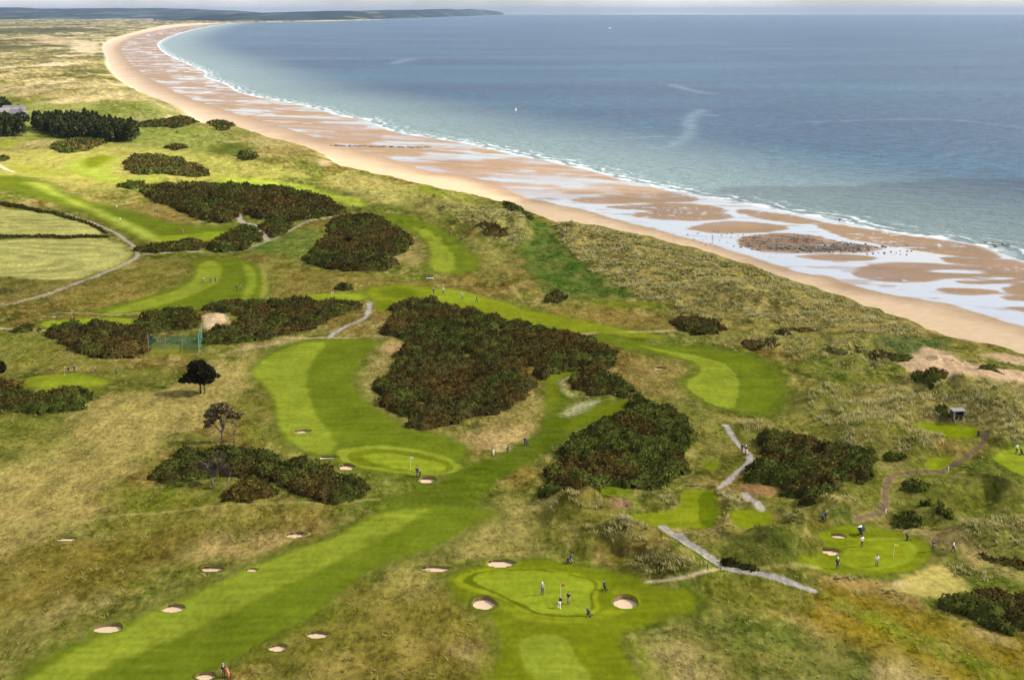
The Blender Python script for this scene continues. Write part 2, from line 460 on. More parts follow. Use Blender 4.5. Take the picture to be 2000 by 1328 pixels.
soft([(960,905),(1050,905),(1045,950),(980,955)], alb(134,112,50), .75, 2.5, 1.5, nz=.3, seed=17)
soft([(880,850),(1020,825),(1065,825),(1060,850),(960,885),(900,870)], alb(182,156,100), .85, 2.5, 1.5, nz=.35, seed=18, ns=5)
soft([(900,830),(1050,775),(1062,800),(1040,830),(960,838)], alb(160,142,78), .65, 2, 1.5, seed=19)
soft([(690,750),(745,668),(790,665),(780,695),(735,745),(735,790),(800,835),(740,800),(700,780)], alb(164,146,86), .75, 2.5, 1.8, nz=.4, seed=20)
soft([(540,560),(560,520),(620,530),(740,545),(880,545),(980,545),(900,555),(760,555),(600,585),(540,590)], alb(126,110,48), .75, 4, 2, nz=.3, seed=21)
soft([(270,505),(380,500),(380,550),(290,580),(170,605),(100,606),(160,565),(250,525)], alb(124,114,46), .7, 4, 2, nz=.35, seed=22)
soft([(170,580),(260,570),(300,580),(230,590)], alb(150,124,56), .6, 2, 1, seed=23)
soft([(760,450),(830,470),(840,520),(780,520),(760,490)], alb(148,132,76), .7, 3, 2, nz=.3, seed=24)
soft([(890,455),(960,480),(1020,500),(1010,540),(940,540),(930,500)], alb(138,132,66), .7, 3, 2, nz=.3, seed=25)
soft([(460,470),(560,455),(630,440),(620,480),(600,515),(500,500),(440,495)], alb(92,116,40), .7, 3, 2, nz=.2, seed=26)
soft([(1020,610),(1200,590),(1330,640),(1200,640),(1080,630)], alb(138,118,56), .7, 3, 2, nz=.4, seed=27)
soft([(1210,700),(1330,700),(1355,720),(1325,750),(1340,790),(1260,780),(1215,740)], alb(150,128,70), .75, 3, 2, nz=.35, seed=28)
soft([(1530,760),(1640,730),(1700,770),(1600,820),(1530,820)], alb(112,116,40), .7, 3, 2, nz=.3, seed=29)
soft([(1380,810),(1480,815),(1540,830),(1500,850),(1440,835)], alb(160,144,84), .55, 2, 1.5, seed=30)
soft([(1560,700),(1700,690),(1760,740),(1700,760),(1580,740)], alb(102,114,38), .7, 3, 2, nz=.3, seed=31)
# dunes: marram ground, green hollow, brown heath
soft([(1085,440),(1300,475),(1440,512),(1580,560),(1755,626),(1825,655),(1720,655),(1560,640),(1400,605),(1240,580),(1190,545),(1120,495)], alb(150,136,76), .9, 4, 2, nz=.2, seed=32)
soft([(1000,402),(1050,434),(1084,440),(1090,480),(1150,512),(1200,550),(1260,580),(1180,585),(1080,570),(1030,545),(1018,500),(1036,470),(1034,442)], alb(62,92,26), .95, 2.5, 1.5, nz=.12, seed=33)
soft([(1300,600),(1420,600),(1560,640),(1700,660),(1760,640),(1830,690),(1760,690),(1600,670),(1480,690),(1340,650)], alb(146,138,72), .6, 3, 2, nz=.4, seed=34)
soft([(1690,655),(1800,655),(1870,665),(1830,690),(1740,690)], alb(66,92,42), .9, 2, 1.2, seed=35)
soft([(900,405),(980,402),(1030,440),(1036,465),(1010,490),(980,470),(935,450)], alb(152,146,84), .8, 3, 2, nz=.3, seed=36)
soft([(1700,740),(1850,740),(2000,745),(2200,800),(2200,900),(1990,860),(1920,835),(1770,820),(1660,860),(1640,830)], alb(150,142,78), .7, 3, 2, nz=.45, seed=37)
soft([(1840,1000),(2100,1010),(2100,1120),(1990,1110),(1880,1070)], alb(130,126,62), .6, 3, 2, nz=.45, seed=38)
soft([(1090,985),(1180,985),(1220,1010),(1200,1030),(1060,1022),(1040,1000)], alb(102,100,34), .8, 2, 1, nz=.2, seed=39)
soft([(1290,1060),(1400,1040),(1520,1035),(1600,1080),(1540,1105),(1420,1100)], alb(98,104,32), .8, 2.5, 1.5, nz=.2, seed=40)
soft([(1450,1065),(1530,1030),(1600,1080),(1560,1102),(1470,1095)], alb(74,88,26), .8, 1.5, 1, seed=41)
soft([(1580,1005),(1640,975),(1700,1000),(1660,1018),(1600,1015)], alb(70,88,24), .85, 1.5, 1, seed=42)
# right foreground: rust and lime sweep
soft([(1600,1140),(1720,1160),(1840,1200),(2050,1260),(2150,1345),(1860,1345),(1700,1270),(1560,1200)], alb(130,112,20), .92, 3, 2, nz=.25, seed=43)
soft([(1590,1152),(1660,1175),(1800,1240),(2050,1330),(2000,1345),(1780,1265),(1640,1190)], alb(112,124,26), .8, 1.4, .8, nz=.2, seed=44)
soft([(1370,1130),(1500,1120),(1580,1160),(1560,1210),(1440,1190),(1370,1170)], alb(108,108,34), .85, 2.5, 1.5, nz=.3, seed=45)
soft([(1350,1200),(1560,1220),(1700,1290),(1740,1345),(1420,1345),(1340,1260)], alb(88,102,34), .8, 3, 2, nz=.35, seed=46)
soft([(1270,1240),(1350,1260),(1430,1345),(1340,1345),(1280,1290)], alb(176,156,100), .75, 2.5, 1.5, nz=.35, seed=47)
soft([(1480,1185),(1560,1200),(1620,1235),(1560,1220)], alb(170,148,84), .6, 1.5, 1, seed=48)
soft([(1580,1115),(1690,1122),(1760,1150),(1830,1190),(1780,1185),(1690,1150),(1600,1130)], alb(166,134,78), .7, 1.2, .8, nz=.3, seed=49)
soft([(1700,1290),(1790,1300),(1830,1345),(1720,1345)], alb(186,164,108), .75, 2, 1.4, nz=.4, seed=50)
soft([(1900,1225),(1970,1240),(1990,1262),(1930,1255)], alb(178,158,104), .6, 1.5, 1, nz=.3, seed=51)
soft([(1840,1110),(2050,1130),(2050,1165),(1880,1170),(1800,1195)], alb(92,112,28), .8, 2, 1.2, seed=52)
soft([(1760,1020),(1880,1040),(1960,1100),(2020,1140),(1960,1120),(1860,1070),(1780,1045)], alb(178,156,98), .75, 1.5, 1, nz=.35, seed=53)
soft([(1880,900),(1960,905),(2100,960),(2100,980),(1960,965),(1890,940)], alb(84,96,30), .85, 2, 1, seed=54)

# extra green and olive sweeps in the rough
soft([(-100,1210),(130,1215),(240,1190),(180,1240),(60,1300),(-100,1345)], alb(100,104,34), .7, 4, 3, nz=.4, seed=101)
soft([(200,950),(300,945),(420,960),(440,985),(330,995),(210,990)], alb(104,110,26), .75, 2.5, 2, nz=.2, seed=102)
soft([(440,770),(520,770),(545,850),(520,880),(470,860),(460,810)], alb(104,112,32), .7, 3, 2, nz=.3, seed=103)
soft([(180,720),(340,715),(420,730),(330,748),(200,745)], alb(96,106,28), .7, 3, 2, nz=.3, seed=104)
soft([(300,840),(420,845),(430,875),(330,880)], alb(84,96,24), .7, 2.5, 2, nz=.2, seed=105)
soft([(700,935),(900,930),(960,945),(880,1000),(700,985)], alb(98,114,28), .6, 4, 3, nz=.3, seed=106)
soft([(1040,985),(1300,1020),(1290,1060),(1100,1070),(1000,1080),(1010,1020)], alb(98,102,32), .6, 3, 2, nz=.4, seed=107)
soft([(1360,800),(1480,830),(1480,900),(1400,950),(1350,900)], alb(98,108,32), .65, 3, 2, nz=.3, seed=108)
soft([(1520,820),(1700,800),(1780,850),(1700,880),(1560,840)], alb(112,116,40), .6, 3, 2, nz=.4, seed=109)
soft([(1640,930),(1760,905),(1860,900),(1990,960),(2100,1010),(1860,1000),(1740,1000),(1660,990)], alb(100,108,32), .65, 3, 2, nz=.35, seed=110)
soft([(1260,830),(1400,810),(1360,780),(1230,770)], alb(106,116,38), .6, 3, 2, nz=.3, seed=111)
soft([(480,1290),(640,1200),(760,1130),(760,1180),(650,1290),(560,1345)], alb(100,102,28), .7, 3, 2, nz=.3, seed=112)
soft([(440,490),(640,500),(760,540),(560,560),(520,520)], alb(112,104,40), .5, 5, 3, nz=.4, seed=113)
soft([(780,355),(900,385),(1000,400),(880,420),(760,400)], alb(120,122,52), .5, 5, 3, nz=.4, seed=114)
soft([(-100,610),(60,650),(80,700),(-100,720)], alb(104,114,36), .6, 4, 3, nz=.3, seed=115)

# --- sand showing through
SANDC = alb(208,176,140)
soft([(1745,702),(1815,678),(1855,688),(1885,708),(1960,722),(2080,740),(2080,762),(1960,746),(1840,738),(1785,730)], SANDC, .95, 1.2, 1.6, rough=.4, nz=.12, seed=60, ns=4)
soft([(1900,690),(1960,705),(2080,740),(2080,725),(1970,690)], SANDC, .9, 1.5, 1.5, rough=.4, nz=.3, seed=61, ns=3)
soft([(392,615),(415,611),(448,622),(440,640),(405,645),(395,635)], alb(214,186,146), .95, .8, .8, rough=.4, seed=62)
soft([(1430,946),(1512,944),(1526,970),(1462,972)], alb(146,112,72), .9, .6, .5, rough=.6, seed=63)
soft([(1190,977),(1225,974),(1232,988),(1200,990)], alb(138,100,92), .8, .6, .4, seed=64)
soft([(470,676),(560,664),(600,662),(560,672),(480,684),(440,690)], alb(196,168,122), .7, .8, .8, seed=65)
soft([(740,672),(785,664),(780,690),(745,690)], alb(190,156,108), .7, 1.5, 1, nz=.3, seed=66)
soft([(960,870),(1000,868),(1020,884),(980,884),(965,880)], alb(196,172,120), .7, 1, 1, nz=.4, seed=67)
soft([(318,228),(352,226),(358,236),(335,240)], alb(222,196,150), .8, 3, 3, seed=68)
soft([(620,308),(652,318),(640,328),(618,318)], alb(222,196,150), .6, 2.5, 2, nz=.4, seed=69)
soft([(130,82),(190,80),(200,106),(150,106)], alb(226,206,168), .8, 8, 10, nz=.5, seed=70, ns=20)
soft([(60,68),(130,74),(150,92),(80,86)], alb(216,190,158), .5, 12, 10, nz=.6, seed=71, ns=25)
soft([(1090,735),(1110,742),(1105,760),(1130,778),(1105,775),(1090,755)], alb(170,166,110), .8, .8, .6, seed=72)
soft([(1095,805),(1130,785),(1175,778),(1170,788),(1120,815),(1098,816)], alb(166,166,124), .85, .8, .6, seed=73)

# --- hay fields (upper left)
FIELD = alb(184,182,104)
mown([(-160,402),(60,411),(130,424),(185,442),(214,461),(0,463),(-160,463)], FIELD, 'field', 'pale cut hay field beyond the thin dark hedge line', 'field', f=.8, rough=.5, seed=1)
mown([(-160,470),(0,469),(218,466),(242,480),(253,494),(245,512),(200,530),(140,546),(60,548),(0,537),(-160,533)], FIELD, 'field', 'pale cut hay field with curving mower lines inside the track bend', 'field', f=.8, rough=.5, seed=2)
fm = (IDV == 10) | (IDV == 11)
pf = gp(-40, 505); q = np.hypot((TX[fm] - pf[0]) * .55, TY[fm] - pf[1])
st = .5 + .5 * np.sin(q / 1.05 + 1.5 * fbm(TX[fm] / 20, TY[fm] / 20, 2, 3))
COLR[fm] = COLR[fm] * (1 - .42 * st[:, None] * np.clip(fbm(TX[fm] / 25, TY[fm] / 25, 2, 13) + .6, 0, 1)[:, None]) 
soft([(-160,462),(214,460),(222,466),(0,470),(-160,471)], alb(84,90,40), .9, .6, .3, seed=74)
soft([(-100,536),(60,549),(140,547),(200,532),(210,545),(110,575),(20,592),(-100,592)], alb(108,100,44), .8, 2, 1, nz=.3, seed=75)
soft([(0,560),(40,565),(20,575),(-20,572)], alb(62,66,30), .8, 1, .8, seed=76)

# --- mown turf
FL, FD, SEMI = alb(135,147,42), alb(103,117,25), alb(92,106,26)
PG = alb(138,152,36)
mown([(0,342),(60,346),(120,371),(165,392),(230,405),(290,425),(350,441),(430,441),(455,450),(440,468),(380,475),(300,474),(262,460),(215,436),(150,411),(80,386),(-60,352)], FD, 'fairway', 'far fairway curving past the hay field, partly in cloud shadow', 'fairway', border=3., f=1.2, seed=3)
mown([(30,352),(95,358),(125,385),(170,402),(260,436),(300,460),(330,472),(300,472),(240,445),(160,405),(90,375)], alb(162,172,66), f=1., seed=4)  # strip colour lightened to add to the sunshine here
mown([(300,462),(420,452),(450,452),(438,467),(370,474),(310,473)], PG, 'putting_green', 'small green below the brown gorse beside the hay field', 'green', f=.6, seed=5)
mown([(133,322),(150,310),(210,303),(228,312),(203,327),(206,340),(260,350),(318,348),(290,358),(220,360),(170,345),(135,333)], alb(166,176,66), 'fairway', 'bright sunlit far fairway bending below the pine wood', 'fairway', f=1.5, border=2, bcol=alb(140,144,42), seed=6)  # sunlit brightness partly put into the turf colour
mown([(172,306),(215,303),(222,314),(185,328),(165,330),(160,318)], alb(124,133,25), f=.8, seed=7)
mown([(400,346),(525,350),(595,363),(700,388),(720,405),(682,403),(595,380),(490,365)], alb(166,178,62), 'fairway', 'bright sunlit strip of fairway behind the large dark gorse', 'fairway', f=1.2, border=2, bcol=alb(140,144,42), seed=8)  # turf colour raised as well for the sunlit look
mown([(-60,332),(40,322),(110,330),(170,340),(100,344),(30,338)], alb(146,152,40), w=.6, f=2, seed=9)
mown([(-60,285),(0,276),(40,276),(45,283),(0,290)], alb(136,145,28), w=.8, f=1.5, seed=91)
mown([(404,290),(470,278),(500,290),(460,306),(415,304)], alb(72,84,23), w=.9, f=1.5, seed=92)
mown([(808,356),(840,368),(868,383),(850,388),(820,370)], alb(112,124,23), w=.9, f=1., seed=93)
mown([(725,418),(790,420),(850,440),(880,460),(900,480),(935,505),(930,530),(890,536),(845,533),(838,515),(850,490),(830,465),(790,440),(745,430)], FD, 'fairway', 'fairway running up between the marram dune and the dark gorse', 'fairway', border=2.5, f=.7, seed=10)
mown([(800,440),(850,456),(872,480),(888,505),(888,535),(846,531),(838,514),(846,490),(828,462)], FL, f=.4, seed=11)
mown([(372,512),(385,505),(430,504),(480,507),(506,520),(522,555),(516,582),(480,592),(420,602),(340,611),(195,613),(186,606),(260,590),(330,570),(375,550),(385,530)], FD, 'fairway', 'rounded fairway end with pale outer rim beside the track', 'fairway', border=2., f=.6, seed=12)
mown([(385,512),(432,508),(433,545),(412,562),(335,592),(262,608),(190,612),(270,590),(342,569),(382,549)], FL, f=.35, seed=13)
mown([(468,510),(495,520),(503,550),(485,586),(466,592),(484,556),(480,530)], FL, w=.8, f=.3, seed=14)
mown([(506,512),(520,525),(526,555),(518,586),(506,588),(514,555),(508,528)], alb(150,146,66), w=.75, f=.3, seed=15)
mown([(70,637),(98,625),(210,619),(264,626),(252,637),(140,641)], PG, 'putting_green', 'long pale green in front of the gorse bank, left of the sand scar', 'green', border=2, f=.4, seed=16)
mown([(575,585),(590,577),(660,573),(720,572),(725,580),(700,588),(600,589)], PG, 'putting_green', 'slim bright green behind the gorse with a white flag', 'green', border=1.5, f=.4, seed=17)
mown([(712,572),(730,560),(800,556),(900,570),(990,592),(1090,618),(1180,636),(1260,646),(1310,664),(1240,660),(1140,650),(1050,638),(960,618),(880,600),(840,588),(770,590),(730,588)], alb(126,135,25), 'fairway', 'long diagonal fairway strip above the biggest gorse thicket', 'fairway', border=2.5, f=.6, seed=18)
mown([(740,562),(790,560),(830,572),(800,582),(745,580)], alb(92,107,16), f=.8, w=.8, seed=19)
mown([(835,575),(850,563),(900,566),(940,580),(935,592),(890,592),(850,586)], PG, 'putting_green', 'green where four small figures stand above the big gorse', 'green', f=.5, seed=20)
mown([(735,592),(768,586),(768,606),(740,608),(730,604)], alb(110,122,18), 'tee', 'small square tee beside the bent grey path', 'tee', f=.3, seed=21)
mown([(1140,585),(1260,590),(1290,598),(1180,602)], alb(112,123,25), w=.75, f=1.5, seed=22)
mown([(1150,653),(1240,666),(1300,677),(1405,680),(1475,696),(1512,712),(1529,750),(1528,790),(1510,808),(1457,804),(1387,790),(1342,762),(1332,745),(1368,728),(1362,710),(1300,694),(1220,680),(1180,668)], FD, 'fairway', 'rounded fairway end right of the big gorse with a straight mowing line', 'fairway', border=2.8, f=.5, seed=23)
mown([(1230,672),(1320,688),(1380,698),(1442,722),(1442,803),(1387,789),(1344,762),(1338,745),(1374,728),(1366,708),(1300,690)], FL, f=.22, seed=24)
mown([(880,925),(930,905),(985,880),(1040,850),(1066,820),(1068,780),(1062,745),(1080,727),(1147,723),(1152,731),(1100,736),(1089,749),(1102,768),(1130,782),(1104,800),(1085,816),(1130,812),(1168,786),(1245,778),(1224,806),(1140,836),(1090,868),(1020,914),(965,942),(945,972),(905,992),(830,985),(740,988),(735,975),(800,960),(850,945)], alb(84,100,16), 'mown_walk', 'dark green mown walk climbing from the green to the gorse gap', 'mown walk', f=1.0, rough=.25, seed=25)
mown([(1066,740),(1080,730),(1147,726),(1100,734),(1082,755),(1090,790),(1070,812)], alb(120,129,25), w=.7, f=.8, seed=26)
mown([(1110,824),(1170,790),(1245,779),(1220,800),(1150,826),(1100,850)], alb(104,116,16), w=.8, f=.8, seed=27)
mown([(596,662),(725,661),(735,672),(700,705),(684,745),(700,775),(735,800),(800,842),(870,852),(908,868),(905,900),(872,926),(780,926),(700,916),(640,896),(595,881),(560,860),(544,832),(542,797),(535,773),(511,748),(493,731),(500,710),(546,682)], FD, 'fairway', 'broad two tone fairway curving down to the central green', 'fairway', border=3., f=.45, seed=28)
mown([(560,677),(648,662),(612,700),(595,740),(604,780),(628,829),(664,868),(640,892),(595,880),(560,859),(545,832),(543,797),(536,773),(512,748),(494,731),(502,710)], FL, f=.5, seed=29)
mown([(650,880),(700,872),(755,868),(825,878),(902,906),(897,920),(860,927),(807,927),(720,916),(667,902)], FL, f=.3, seed=30)
mown([(672,884),(760,874),(820,884),(888,908),(884,920),(850,924),(807,924),(722,912),(680,900)], alb(104,115,16), f=.25, w=.85, seed=31)
mown([(695,889),(765,882),(807,893),(874,908),(868,920),(825,924),(737,908)], PG, 'putting_green', 'central green with pale mown rings and two dark figures', 'green', f=.25, seed=32)
mown([(-40,1350),(245,1218),(385,1159),(525,1090),(650,1052),(700,1020),(748,997),(825,987),(902,988),(960,995),(962,1012),(916,1026),(870,1055),(800,1085),(720,1112),(670,1152),(600,1206),(490,1266),(385,1316),(350,1350)], FD, 'fairway', 'broad striped fairway sweeping out of the lower left corner', 'fairway', border=3.2, f=.4, seed=33)
mown([(30,1350),(60,1322),(245,1219),(385,1160),(525,1091),(650,1053),(748,998),(860,988),(806,1014),(700,1075),(560,1143),(350,1241),(190,1312),(120,1350)], FL, f=.8, seed=34)
mown([(874,1137),(881,1121),(923,1108),(1017,1092),(1110,1100),(1180,1112),(1250,1130),(1300,1150),(1350,1150),(1366,1178),(1340,1200),(1262,1216),(1202,1240),(1230,1300),(1275,1350),(985,1350),(960,1320),(985,1270),(972,1228),(955,1195),(905,1172),(885,1155)], alb(112,123,19), 'fairway', 'approach and apron turf around the front green', 'fairway', border=2., f=.5, seed=35)
mown([(884,1137),(892,1122),(940,1110),(1017,1108),(1105,1116),(1160,1130),(1180,1142),(1162,1165),(1170,1188),(1150,1206),(1075,1210),(1015,1190),(970,1165),(905,1152)], alb(142,149,29), f=.22, seed=36)
mown([(900,1134),(935,1114),(1017,1109),(1100,1117),(1156,1130),(1172,1140),(1155,1164),(1162,1188),(1140,1204),(1072,1206),(1022,1188),(976,1162),(925,1146)], alb(98,110,15), f=.2, seed=37)
mown([(919,1129),(947,1115),(1017,1112),(1087,1118),(1147,1129),(1164,1139),(1150,1164),(1154,1188),(1133,1201),(1070,1201),(1028,1185),(982,1160),(937,1143)], PG, 'putting_green', 'front green with kidney outline and three golfers putting', 'green', f=.18, rough=.08, seed=38)
mown([(1195,1150),(1225,1142),(1250,1160),(1235,1186),(1170,1212),(1060,1222),(985,1196),(960,1172),(985,1176),(1060,1212),(1160,1206),(1205,1180)], alb(136,143,28), f=.4, w=.7, seed=39)
mown([(1000,1240),(1101,1240),(1116,1265),(1175,1350),(1045,1350)], FL, f=.3, seed=40)
mown([(930,1260),(960,1280),(965,1350),(935,1350)], alb(140,142,42), w=.5, f=.8, seed=41)
mown([(1230,1240),(1260,1270),(1310,1350),(1280,1350)], alb(140,145,35), w=.5, f=.8, seed=42)
mown([(1538,1105),(1600,1086),(1618,1062),(1592,1046),(1630,1026),(1702,1027),(1772,1041),(1825,1069),(1808,1101),(1755,1122),(1685,1123),(1615,1116)], alb(116,126,21), 'fairway', 'apron turf around the lower right green', 'fairway', border=1.5, f=.3, seed=43)
mown([(1636,1087),(1667,1062),(1702,1047),(1765,1051),(1796,1069),(1783,1097),(1720,1115),(1650,1108)], PG, 'putting_green', 'lower right green with yellow flag and golfers in white', 'green', f=.3, rough=.08, seed=44)
mown([(1645,1086),(1675,1063),(1705,1051),(1755,1054),(1780,1069),(1768,1094),(1715,1110),(1655,1104)], alb(130,140,23), w=.8, f=.25, seed=45)
mown([(1730,1144),(1790,1115),(1840,1100),(1880,1130),(1900,1148),(1877,1165),(1807,1168),(1755,1154)], alb(186,172,92), w=.95, f=.9, rough=.4, rag=.8, seed=46)
soft([(1732,1138),(1760,1134),(1785,1142),(1750,1148)], alb(210,182,138), .8, .6, .4, seed=80)
# --- tees
mown([(1331,957),(1366,956),(1401,957),(1405,1027),(1328,1031),(1270,1027),(1215,1020),(1212,1000),(1300,998),(1326,990)], alb(128,137,25), 'tee', 'large rectangular tee with a straight mowing stripe', 'tee', f=.2, seed=47)
mown([(1365,957),(1401,957),(1405,1027),(1364,1030)], alb(100,114,14), f=.15, seed=48)
mown([(1430,995),(1470,992),(1506,995),(1512,1020),(1496,1029),(1440,1029),(1428,1017)], alb(116,127,16), 'tee', 'small rounded tee next to the large striped tee', 'tee', f=.2, seed=49)
mown([(1375,901),(1408,900),(1401,916),(1372,917)], alb(106,120,18), 'tee', 'tiny tee left of the grey path under the gorse', 'tee', f=.2, seed=50)
mown([(1150,959),(1190,950),(1224,951),(1235,964),(1180,970)], alb(104,118,18), 'tee', 'low tee below the middle gorse thicket', 'tee', f=.3, seed=51)
mown([(1772,823),(1825,821),(1912,829),(1917,852),(1860,858),(1807,843)], alb(122,134,18), 'tee', 'wedge shaped tee in front of the dark shelter', 'tee', f=.3, seed=52)
mown([(1818,889),(1874,889),(1846,919),(1800,911)], alb(128,137,25), 'tee', 'slanted tee beside the dark brown path', 'tee', f=.25, seed=53)
mown([(1178,1086),(1252,1075),(1245,1087),(1192,1093)], alb(96,111,19), 'tee', 'narrow tee tucked behind the marram mound', 'tee', f=.2, seed=54)
mown([(1933,892),(1954,879),(2010,868),(2100,868),(2100,950),(1995,928),(1965,912)], PG, 'putting_green', 'green cut by the right edge below the shelter', 'green', border=1.2, f=.3, seed=55)
mown([(45,756),(52,738),(105,730),(175,732),(218,745),(196,756),(122,763)], alb(128,137,33), 'putting_green', 'oval practice green behind the low gorse at the left', 'green', border=1.5, f=.5, seed=56)
mown([(78,750),(100,738),(160,738),(200,746),(170,756),(110,758)], PG, f=.4, w=.6, seed=57)
mown([(292,672),(388,672),(386,690),(300,700),(290,690)], alb(120,125,35), w=.7, f=1, seed=58)

# --- paths
GRAVEL, PALE = alb(176,168,158), alb(190,172,132)
track([(-160,600),(0,598),(60,584),(130,561),(200,534),(250,514),(271,499),(266,485),(240,462),(200,442),(130,419),(60,404),(0,398),(-160,388)], 1.5, alb(176,164,140), 'path', 'pale farm track looping round the hay fields', edge=alb(92,92,44))
track([(272,498),(320,494),(375,491),(420,493),(470,490),(520,472),(560,455),(592,435),(622,428),(690,418)], 1.2, alb(176,164,140), 'path', 'pale track running through the gorse from the hay field')
track([(455,412),(466,420),(470,435),(500,440),(512,455),(524,470)], 2.2, alb(182,170,150), 'path', 'short pale spur track between two gorse clumps')
track([(-40,302),(0,325),(26,336)], 2.0, alb(222,204,176), 'path', 'bright sandy road end at the far left edge')
track([(-160,642),(0,641),(50,645),(100,647)], 1.0, alb(184,170,130), 'path', 'thin pale path at the left below the long green')
track([(60,613),(190,612.5),(310,613)], .6, alb(180,168,110), w=.7)
track([(643,659),(662,645),(683,633),(712,624),(720,610),(722,592)], 1.35, GRAVEL, 'path', 'bent grey path dropping to the broad fairway')
track([(555,661),(640,659),(700,659),(762,656)], .55, PALE, 'path', 'thin pale path crossing the top of the broad fairway')
track([(1130,652),(1200,649),(1260,647),(1320,646)], .6, PALE, 'path', 'thin pale path crossing the diagonal fairway')
track([(720,556),(800,552),(870,556),(940,558)], .8, alb(140,136,80), w=.8)
track([(1417,830),(1428,850),(1448,874),(1468,891),(1462,906),(1434,925),(1405,952)], 1.15, GRAVEL, 'path', 'grey path between two gorse thickets with a walking pair')
track([(1456,966),(1472,978),(1487,992)], 1.5, GRAVEL, 'path', 'short grey path piece ending at the rounded tee')
track([(1295,1030),(1320,1044),(1352,1066),(1385,1090),(1415,1108),(1445,1113)], 1.45, GRAVEL, 'path', 'wide grey path running down from the striped tee')
track([(1445,1113),(1500,1123),(1540,1136),(1588,1154)], 1.1, GRAVEL, 'path', 'grey path piece beyond the dark culvert')
track([(1262,1136),(1310,1134),(1360,1123),(1412,1110)], .5, PALE, 'path', 'thin sandy path along the foot of the marram mound')
track([(1928,842),(1922,862),(1895,888),(1866,907),(1842,920)], 1.1, alb(100,82,66), 'path', 'dark brown path climbing to the shelter')
track([(1842,920),(1790,922),(1752,925),(1733,938),(1727,958),(1731,988),(1716,1003),(1672,1015)], .95, alb(118,98,78), 'path', 'dark brown bending path above the lower right green', edge=alb(150,136,84))
track([(-40,1027),(100,1018),(200,1010),(350,998),(450,984),(560,981),(660,984),(740,975)], .9, alb(156,146,80), w=.7)
track([(1600,1108),(1560,1106),(1500,1108),(1470,1110)], .7, alb(170,156,90), w=.6)
track([(1270,646),(1330,650),(1420,660)], .6, alb(170,156,90), w=.5)
track([(812,838),(900,832),(1000,826),(1062,822)], .5, alb(100,84,50), w=.6)
# ------------------------------------------------------------------ beach, pools
BARS = [[(1433,406),(1500,411),(1580,424),(1612,433),(1560,437),(1500,429),(1450,418)],
 [(1586,437),(1615,432),(1685,443),(1790,460),(1912,474),(1935,486),(1962,501),(1895,501),(1825,494),(1737,480),(1650,466)],
 [(1342,451),(1377,437),(1440,433),(1510,438),(1548,446),(1510,454),(1433,461),(1370,459)],
 [(1440,468),(1510,457),(1580,459),(1634,472),(1722,483),(1702,496),(1580,499),(1475,497),(1448,486)],
 [(1555,507),(1597,501),(1650,499),(1716,505),(1695,512),(1632,517),(1580,514)],
 [(1648,541),(1685,530),(1720,516),(1825,515),(1895,519),(2000,524),(2150,530),(2150,540),(2000,536),(1895,543),(1818,552),(1755,559),(1702,552)],
 [(1856,552),(1912,542),(2000,537),(2150,541),(2150,552),(2000,546),(1965,552),(1912,557)],
 [(1832,503),(1860,501),(2000,504),(2150,512),(2150,524),(2000,519),(1860,517)],
 [(1825,570),(1860,566),(1948,568),(1930,578),(1860,580)],
 [(1955,561),(2000,549),(2150,560),(2150,590),(2000,581),(1980,575)],
 [(1950,584),(1985,578),(2060,584),(2040,594),(1965,591)],
 [(1966,606),(2000,600),(2150,612),(2150,640),(2000,614)],
 [(1021,337),(1049,329),(1087,325),(1126,327),(1154,335),(1180,346),(1140,352),(1070,353),(990,349)],
 [(884,305),(951,296),(1017,302),(1037,310),(965,312)],
 [(900,330),(916,318),(965,317),(1037,324),(1021,333),(900,336)],
 [(1085,379),(1140,370),(1187,374),(1157,381)],
 [(1106,396),(1175,387),(1238,380),(1187,363),(1245,366),(1315,375),(1360,380),(1360,392),(1262,398),(1175,402)],
 [(1166,409),(1262,399),(1350,395),(1432,409),(1400,416),(1350,418),(1262,414)],
 [(1232,421),(1297,414),(1335,418),(1428,416),(1432,426),(1370,433),(1300,433),(1255,431)],
 [(650,232),(700,237),(760,261),(846,271),(916,283),(965,296),(900,301),(850,299),(800,286),(740,287),(650,282)],
 [(560,222),(640,240),(660,250),(620,262),(560,245)],
 [(760,300),(830,292),(880,302),(850,318),(800,316)]]
LANES = [[(1775,532),(1860,527),(1935,529),(1900,534),(1825,536)], [(1850,549),(1930,544),(1990,540),(1960,547),(1890,552)],
         [(810,287),(850,283),(846,292),(805,293)]]
bm_ = TSC > 2
bx_, by_ = TX[bm_], TY[bm_]
sc_, dw_ = TSC[bm_], TDW[bm_]
chs = sd_line(bx_, by_, CHW, side_poly(CHW))
d = chs + 1.5 * fbm(bx_ / 9, by_ / 9, 2, 500)
zone = sstep(-1.5, 1.5, d) * (1 - sstep(-2, 2, dw_))
bar = np.full(bx_.shape, -1e9)
for P in BARS: bar = np.maximum(bar, sdf(bx_, by_, bpoly(P, .8), 12))
for P in LANES:
    s = sdf(bx_, by_, bpoly(P, .8), 12); bar = np.where(s > -12, np.minimum(bar, -s), bar)
bar = bar + 3.6 * fbm(bx_ / 24 + .4 * by_ / 16, by_ / 6, 4, 510) + .6
bar = bar - .5
run = 1 - np.abs(fbm(bx_ / 34 + .5 * fbm(bx_ / 14, by_ / 12, 2, 515), by_ / 9 + bx_ / 60, 3, 516)) / .055
run2 = 1 - np.abs(fbm(bx_ / 22, by_ / 7 + .4 * fbm(bx_ / 9, by_ / 9, 2, 518), 2, 517)) / .04
wet_near = zone * np.maximum(1 - sstep(-2.2, 1.4, bar), np.clip(np.maximum(run, .7 * run2), 0, 1) * .8 * sstep(-.15, .15, fbm(bx_ / 60, by_ / 40, 2, 519)))
